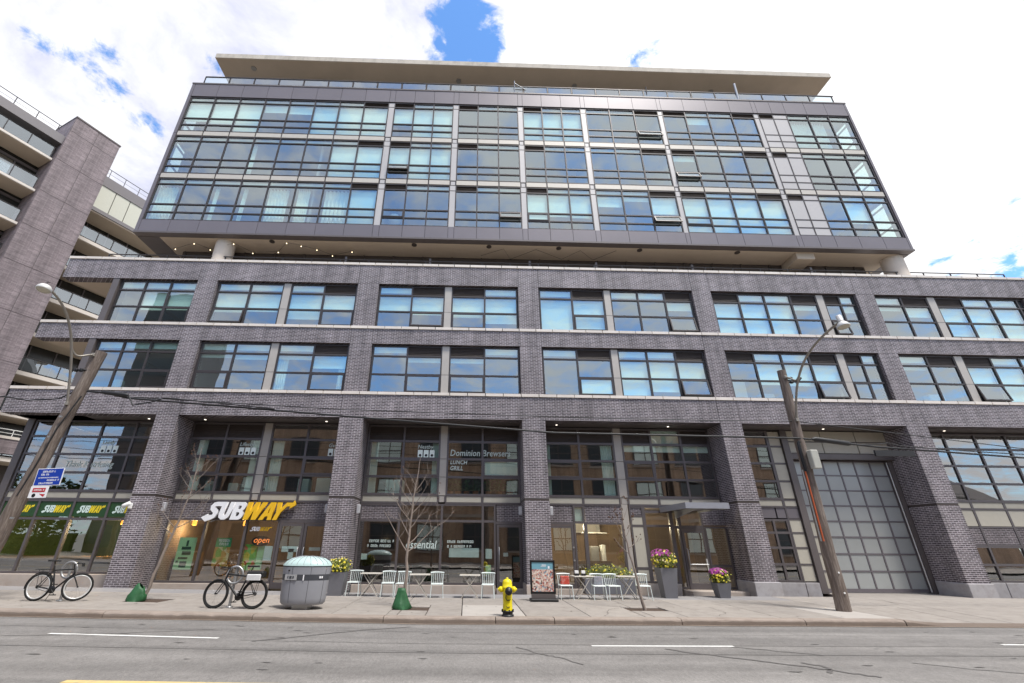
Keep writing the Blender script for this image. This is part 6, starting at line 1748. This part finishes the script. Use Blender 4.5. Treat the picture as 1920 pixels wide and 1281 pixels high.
for x, y, h, k, lab in ((-9.12, 14.5, .44, 1, "slumped green watering bag round the foot of the left tree"), (-1.70, 13.92, .5, 0, "upright green watering bag round the foot of the middle tree")):
    rnd = random.Random(31 + k); z = gz(x) - .02; n = 22; rows = [(.24, 0), (.25, .06), (.21, .3), (.15, .6), (.12, .84), (.11, .98), (.07, 1.0)] if k == 0 else [(.22, 0), (.225, .1), (.2, .35), (.16, .62), (.13, .84), (.09, 1.0), (.06, 1.01)]
    vs = []
    for i, (r_, f_) in enumerate(rows):
        for j in range(n):
            a = 2 * math.pi * j / n; q = r_ * (1 + .10 * math.sin(3 * a + i) + .09 * math.sin(7 * a + .6 * i + x) + rnd.gauss(0, .045)); zt = f_ * h * (1 - (.3 * (1 - math.cos(a + math.pi)) / 2 * k * (f_ > .5)))
            vs.append((x + q * math.cos(a) * (1.1 if k else 1) + (.08 * f_ if k else 0), y + q * .8 * math.sin(a), z + zt))
    MB().add(vs, [(i * n + j, i * n + (j + 1) % n, (i + 1) * n + (j + 1) % n, (i + 1) * n + j) for i in range(len(rows) - 1) for j in range(n)], True).build("watering_bag", BAGM, None, lab, "watering bag", "green tree watering bags")


# ---------------- wooden utility poles, street lamps, signs, cables
def pole(base, top, r0, r1, label):
    root = empty("utility_pole", base, label, "utility pole", "weathered wooden utility poles")
    b_, t_ = Vector(base), Vector(top); n = 14; rnd = random.Random(int(b_.x * 10)); pts = [b_.lerp(t_, i / n) + (Vector((rnd.gauss(0, .008), rnd.gauss(0, .008), 0)) if 0 < i < n else Vector()) for i in range(n + 1)]
    MB().tube(pts, [r0 + (r1 - r0) * i / n for i in range(n + 1)], 16).build("shaft", WOODP, root)
    return root, pts


PLB, PLT = (-12.85, 13.55, gz(-12.85) - .05), (-11.82, 13.62, 7.12)
PRB, PRT = (10.44, 14.0, -.05), (10.57, 13.95, 7.02)
p1, _ = pole(PLB, PLT, .21, .155, "leaning wooden utility pole at the left edge carrying a blue sign")
p2, _ = pole(PRB, PRT, .185, .125, "wooden utility pole before the loading door with a grey box")


def lamp(att_hi, att_lo, head, label, kind, mid):
    root = empty("street_lamp", att_lo, label, "street lamp", "street lamps on the wooden poles")
    a, b_, h_ = Vector(att_hi), Vector(att_lo), Vector(head)

    def bez(p0, p1_, p2_, p3, n=18):
        return [p0 * (1 - t) ** 3 + p1_ * 3 * t * (1 - t) ** 2 + p2_ * 3 * t * t * (1 - t) + p3 * t ** 3 for t in [i / n for i in range(n + 1)]]
    end = h_ + Vector((0, .1, .09))
    main = bez(b_, b_ + Vector((mid[0], -.35, 1.2)), Vector((h_.x + mid[1], b_.y - .9, h_.z - .1)), end)
    MB().tube(main, .034, 8).build("arm", GALV, root)
    j = main[8]
    MB().tube(bez(a, a + Vector((0, -.35, -.12)), j + Vector((0, .3, -.35)), j), .03, 8).build("brace", GALV, root)
    cl = MB()
    for p in (a, b_): cl.cbox(p.x - .05, p.x + .05, p.y - .05, p.y + .22, p.z - .05, p.z + .05, .01)
    cl.build("clamp", GALV, root)
    LH = mat("lamp_head_" + kind, (.62, .62, .60), .45, .1, var=.05); LENS = mat("lamp_lens_" + kind, (.55, .52, .42), .15, var=.05)
    tl = Matrix.Translation(h_) @ Matrix.Rotation(math.radians(-8), 4, 'X') @ Matrix.Scale(.72 if kind == 'dome' else .64, 4)
    if kind == "dome":
        MB().lathe([(.24, -.05), (.25, -.02), (.235, .06), (.17, .15), (.08, .19), (.001, .195)], 24, m=tl).build("hood", LH, root)
        MB().lathe([(.001, -.15), (.1, -.14), (.18, -.1), (.23, -.051)], 24, m=tl).build("lens", LENS, root)
        MB().tube([end, h_ + Vector((0, .02, .14)), h_ + Vector((0, 0, .17))], .02, 6).build("neck", GALV, root)
        mb = MB(); mb.tube([h_ + Vector((-.03, .05, .14)), h_ + Vector((-.03, .05, .28))], .008, 5); mb.tube([h_ + Vector((-.09, .05, .24)), h_ + Vector((.05, .05, .24))], .008, 5); mb.build("bird_spike", RAIL, root)
    else:
        MB().lathe([(.25, -.16), (.26, -.12), (.2, .0), (.125, .1), (.11, .14), (.11, .42), (.09, .45), (.001, .455)], 24, m=tl).build("hood", LH, root)
        MB().lathe([(.001, -.24), (.12, -.22), (.2, -.19), (.24, -.161)], 24, m=tl).build("lens", LENS, root)
        MB().lathe([(.128, .098), (.13, .115), (.114, .13)], 20, m=tl).build("collar", RAIL, root)
    return root


lamp((-11.9, 13.45, 6.95), (-12.1, 13.43, 5.35), (-11.98, 11.2, 8.02), "dome street lamp on a curved arm at the left pole", "dome", (-.05, .0))
lamp((10.56, 13.83, 6.75), (10.52, 13.81, 5.3), (10.62, 11.15, 7.4), "flared street lamp with a tall top on a curved arm at the right pole", "flare", (.0, -.05))
mb = MB()
for z in (6.55, 6.7): mb.lathe([(.05, 0), (.07, .03), (.05, .06)], 10, (10.74, 13.85, z))
mb.tube([(10.56, 13.85, 6.66), (10.95, 13.85, 6.62)], .02, 6); mb.tube([(10.9, 13.85, 6.55), (11.1, 13.85, 6.75)], .035, 6); mb.build("insulator", BLACK, p2)
mb = MB(); mb.tube([(-11.85, 13.5, 6.45), (-12.35, 13.4, 6.4)], .025, 6)
for x in (-12.35, -12.2, -12.05): mb.lathe([(.045, 0), (.06, .05), (.045, .1)], 8, (x, 13.4, 6.36))
mb.build("insulator", BLACK, p1)
MB().cbox(10.5, 10.74, 13.6, 13.8, 3.78, 4.32, .02).build("junction_box", mat("grey_green_box", (.44, .44, .39), .5, var=.06), p2)
MB().tube([(10.4, 13.82, 4.6), (10.36, 13.82, 4.55), (10.34, 13.81, 4.0), (10.35, 13.81, 3.7)], .05, 8).build("conduit_bend", BLACK, p2)
MB().tube([(10.33, 13.82, 3.75), (10.3, 13.83, 1.75)], .022, 6).build("red_conduit", mat("orange_conduit", (.50, .10, .03), .6, var=.1), p2)
MB().tube([(10.27, 13.85, 3.75), (10.25, 13.86, 1.75)], .02, 6).build("grey_conduit", STEEL, p2)
mb = MB()
for z in (.45, .95): mb.lathe([(.025, 0), (.025, .012)], 8, m=Matrix.Translation((10.45, 13.8, z)) @ Matrix.Rotation(math.pi / 2, 4, 'X'))
mb.build("number_tag", WHITE, p2)
mb = MB(); mb.tube([(-11.8, 13.47, 5.6), (-12.1, 13.42, 4.6), (-12.25, 13.4, 3.6), (-12.42, 13.39, 2.7)], .02, 6); mb.build("down_cable", CABLE, p1)
mb = MB()
for x, z, w_ in ((-12.32, 2.1, .1), (-12.7, 1.0, .07), (-12.5, 1.75, .04), (-12.6, 1.4, .04), (-12.2, 4.3, .06), (-12.1, 4.9, .08)): mb.box(x, x + w_, 13.33, 13.36, z, z + .05)
mb.build("staple", STEEL, p1)
BLUE = mat("blue_sign_paint", (0.008, 0.045, 0.36), .35, var=.03)
tl = Matrix.Translation((-11.69, 13.32, 3.2)) @ Matrix.Rotation(math.radians(-3), 4, 'Y')
e = empty("street_sign", (-11.72, 13.32, 3.2), "blue street notice with white lines of writing on the left pole", "sign")
MB().box(-.36, .36, -.008, .008, -.235, .235, tl).build("border", WSIGN, e); MB().box(-.342, .342, -.012, -.0081, -.217, .217, tl).build("plate", BLUE, e)
for k, (a, w_, h_) in enumerate(((-.2, .34, .05), (-.22, .28, .05), (-.27, .52, .028), (-.02, .3, .045), (-.24, .4, .045))):
    glyphs("sign_writing", a, a + w_, .12 - k * .078, h_, tl, -.0145, WSIGN, e, k)
e = empty("parking_sign", (-11.75, 13.3, 2.8), "small white sign with a red box below the blue sign", "sign")
tl = Matrix.Translation((-11.8, 13.3, 2.79)) @ Matrix.Rotation(math.radians(-2), 4, 'Y')
MB().box(-.24, .24, -.006, .006, -.15, .16, tl).build("plate", WSIGN, e)
REDP = mat("red_sign_paint", (.45, .02, .03), .5, var=.04)
mb = MB(); mb.box(-.17, .17, -.01, -.0065, 0.0, .11, tl); mb.build("red_box", REDP, e)
glyphs("sign_writing", -.13, .13, .035, .045, tl, -.0125, WSIGN, e, 9)
MB().lathe([(.05, 0), (.05, .003)], 14, m=tl @ Matrix.Translation((-.1, -.006, -.085)) @ Matrix.Rotation(math.pi / 2, 4, 'X')).build("black_mark", BLACK, e)
mb = MB(); mb.add([tl @ Vector(v_) for v_ in ((.03, -.0075, -.04), (.1, -.0075, -.09), (.17, -.0075, -.13), (.2, -.0075, -.06), (.08, -.0075, -.05))], [(0, 1, 2, 3, 4)]); mb.build("red_arrow", REDP, e)


def cable(pts, r, label, sag=0.0):
    P = [Vector(p) for p in pts]; out = []
    for a, b_ in zip(P[:-1], P[1:]):
        n = 16
        for i in range(n):
            t = i / n; out.append(a.lerp(b_, t) - Vector((0, 0, sag * 4 * t * (1 - t))))
    out.append(P[-1])
    return MB().tube(out, r, 6).build("overhead_cable", CABLE, None, label, "cable", "cables between the poles")


c1 = cable([(-11.75, 13.55, 5.78), (-11.3, 13.55, 5.75), (-10.5, 13.6, 5.6), (-4.0, 13.8, 5.2), (2.7, 13.9, 4.79), (10.5, 13.85, 4.72), (12.84, 13.9, 4.5), (17.6, 14.0, 4.24), (26, 14.2, 3.9)], .03, "thickest cable running between the two wooden poles")
MB().tube([(-11.3, 13.53, 5.76), (-11.2, 13.53, 5.75), (-10.55, 13.53, 5.68), (-10.45, 13.53, 5.66)], [.03, .062, .062, .03], 10).build("splice_case", CABLE, c1)
mb = MB(); mb.tube([(10.85, 13.85, 4.70), (10.95, 13.85, 4.7), (12.0, 13.87, 4.58), (12.1, 13.87, 4.56)], [.03, .075, .075, .03], 10); mb.build("splice_case", CABLE, c1)
MB().box(12.75, 14.0, 13.84, 13.9, 4.2, 4.38).build("splice_case", CABLE, c1)
cable([(-10.24, 13.5, 5.6), (-3.97, 13.8, 5.4), (3, 13.85, 5.28), (7.55, 13.9, 5.26), (10.5, 13.9, 5.28), (18.1, 14.2, 4.56), (26, 14.4, 3.9)], .014, "thin upper cable between the two wooden poles")
cable([(-10.45, 13.55, 5.66), (-10.2, 13.5, 5.35), (-9.7, 13.5, 5.45), (-9.3, 13.52, 5.6), (-6, 13.7, 5.36)], .02, "short drooping cable end by the left splice case")
cable([(-20, 12.5, 5.6), (-14.6, 13.2, 5.35), (-13.9, 13.3, 5.5), (-13.3, 13.4, 5.42), (-12.4, 13.45, 5.5), (-12.05, 13.5, 5.78)], .022, "wavy cable leaving the left pole towards the picture edge")
cable([(12.1, 13.87, 4.56), (13.3, 13.9, 4.62), (14.2, 13.9, 4.50), (20, 14.1, 4.3), (26, 14.2, 4.12)], .016, "second cable right of the splice case", .03)
for k, z in enumerate((8.2, 9.0, 9.6)): cable([(-40, -1.5, z), (-12, -1.4, z - .25), (14, -1.4, z), (40, -1.5, z)], .02, ["lowest", "middle", "highest"][k] + " cable over the near pavement, behind the viewer", .25)
p3, _ = pole((1.8, -1.4, 0), (1.85, -1.4, 12.9), .2, .14, "wooden utility pole behind the viewer on the near pavement")
p4, _ = pole((-27.8, -1.5, .2), (-27.6, -1.5, 13.0), .2, .14, "wooden utility pole behind the viewer far to the left")
# distant trees mirrored in the corner window
CROWN = mat("street_tree_leaf", (0.10, 0.14, 0.03), .6, var=.35, nscale=3)
for k, (x, y, h) in enumerate(((-50, -8, 8), (-44, -9, 7.2), (-39, -7.5, 6.6))):
    e = empty("leafy_tree", (x, y, .3), "leafy tree across the street behind the viewer, " + ("farthest left", "middle of three", "nearest the dark tower")[k], "tree", "trees across the street")
    MB().tube([(x, y, 0), (x, y, h * .6)], [.2, .1], 8).build("trunk", BARK, e)
    leaf_cloud(1800, (x, y, h * .62), 3, 3, h * .4, .28, random.Random(60 + k), -.9).build("crown", CROWN, e, kind="stuff")
hd = empty("added_hedge", (-46, -6.2, 0), "added dark green hedge, unseen behind the viewer at the far left, to darken the corner window reflection", "hedge")  # added mass of leaves, gives the far-left panes a darker, greener reflection
MB().box(-61, -34.4, -6.6, -5.95, .3, 1.9).build("added_hedge_core", mat("added_hedge_twigs", (.03, .045, .015), .9, var=.3), hd)
_h = leaf_cloud(5200, (-47.5, -6.2, 1.2), 13.6, .75, 1.3, .2, random.Random(71), -.9)
_h.build("added_hedge_leaves", CROWN, hd, kind="stuff")
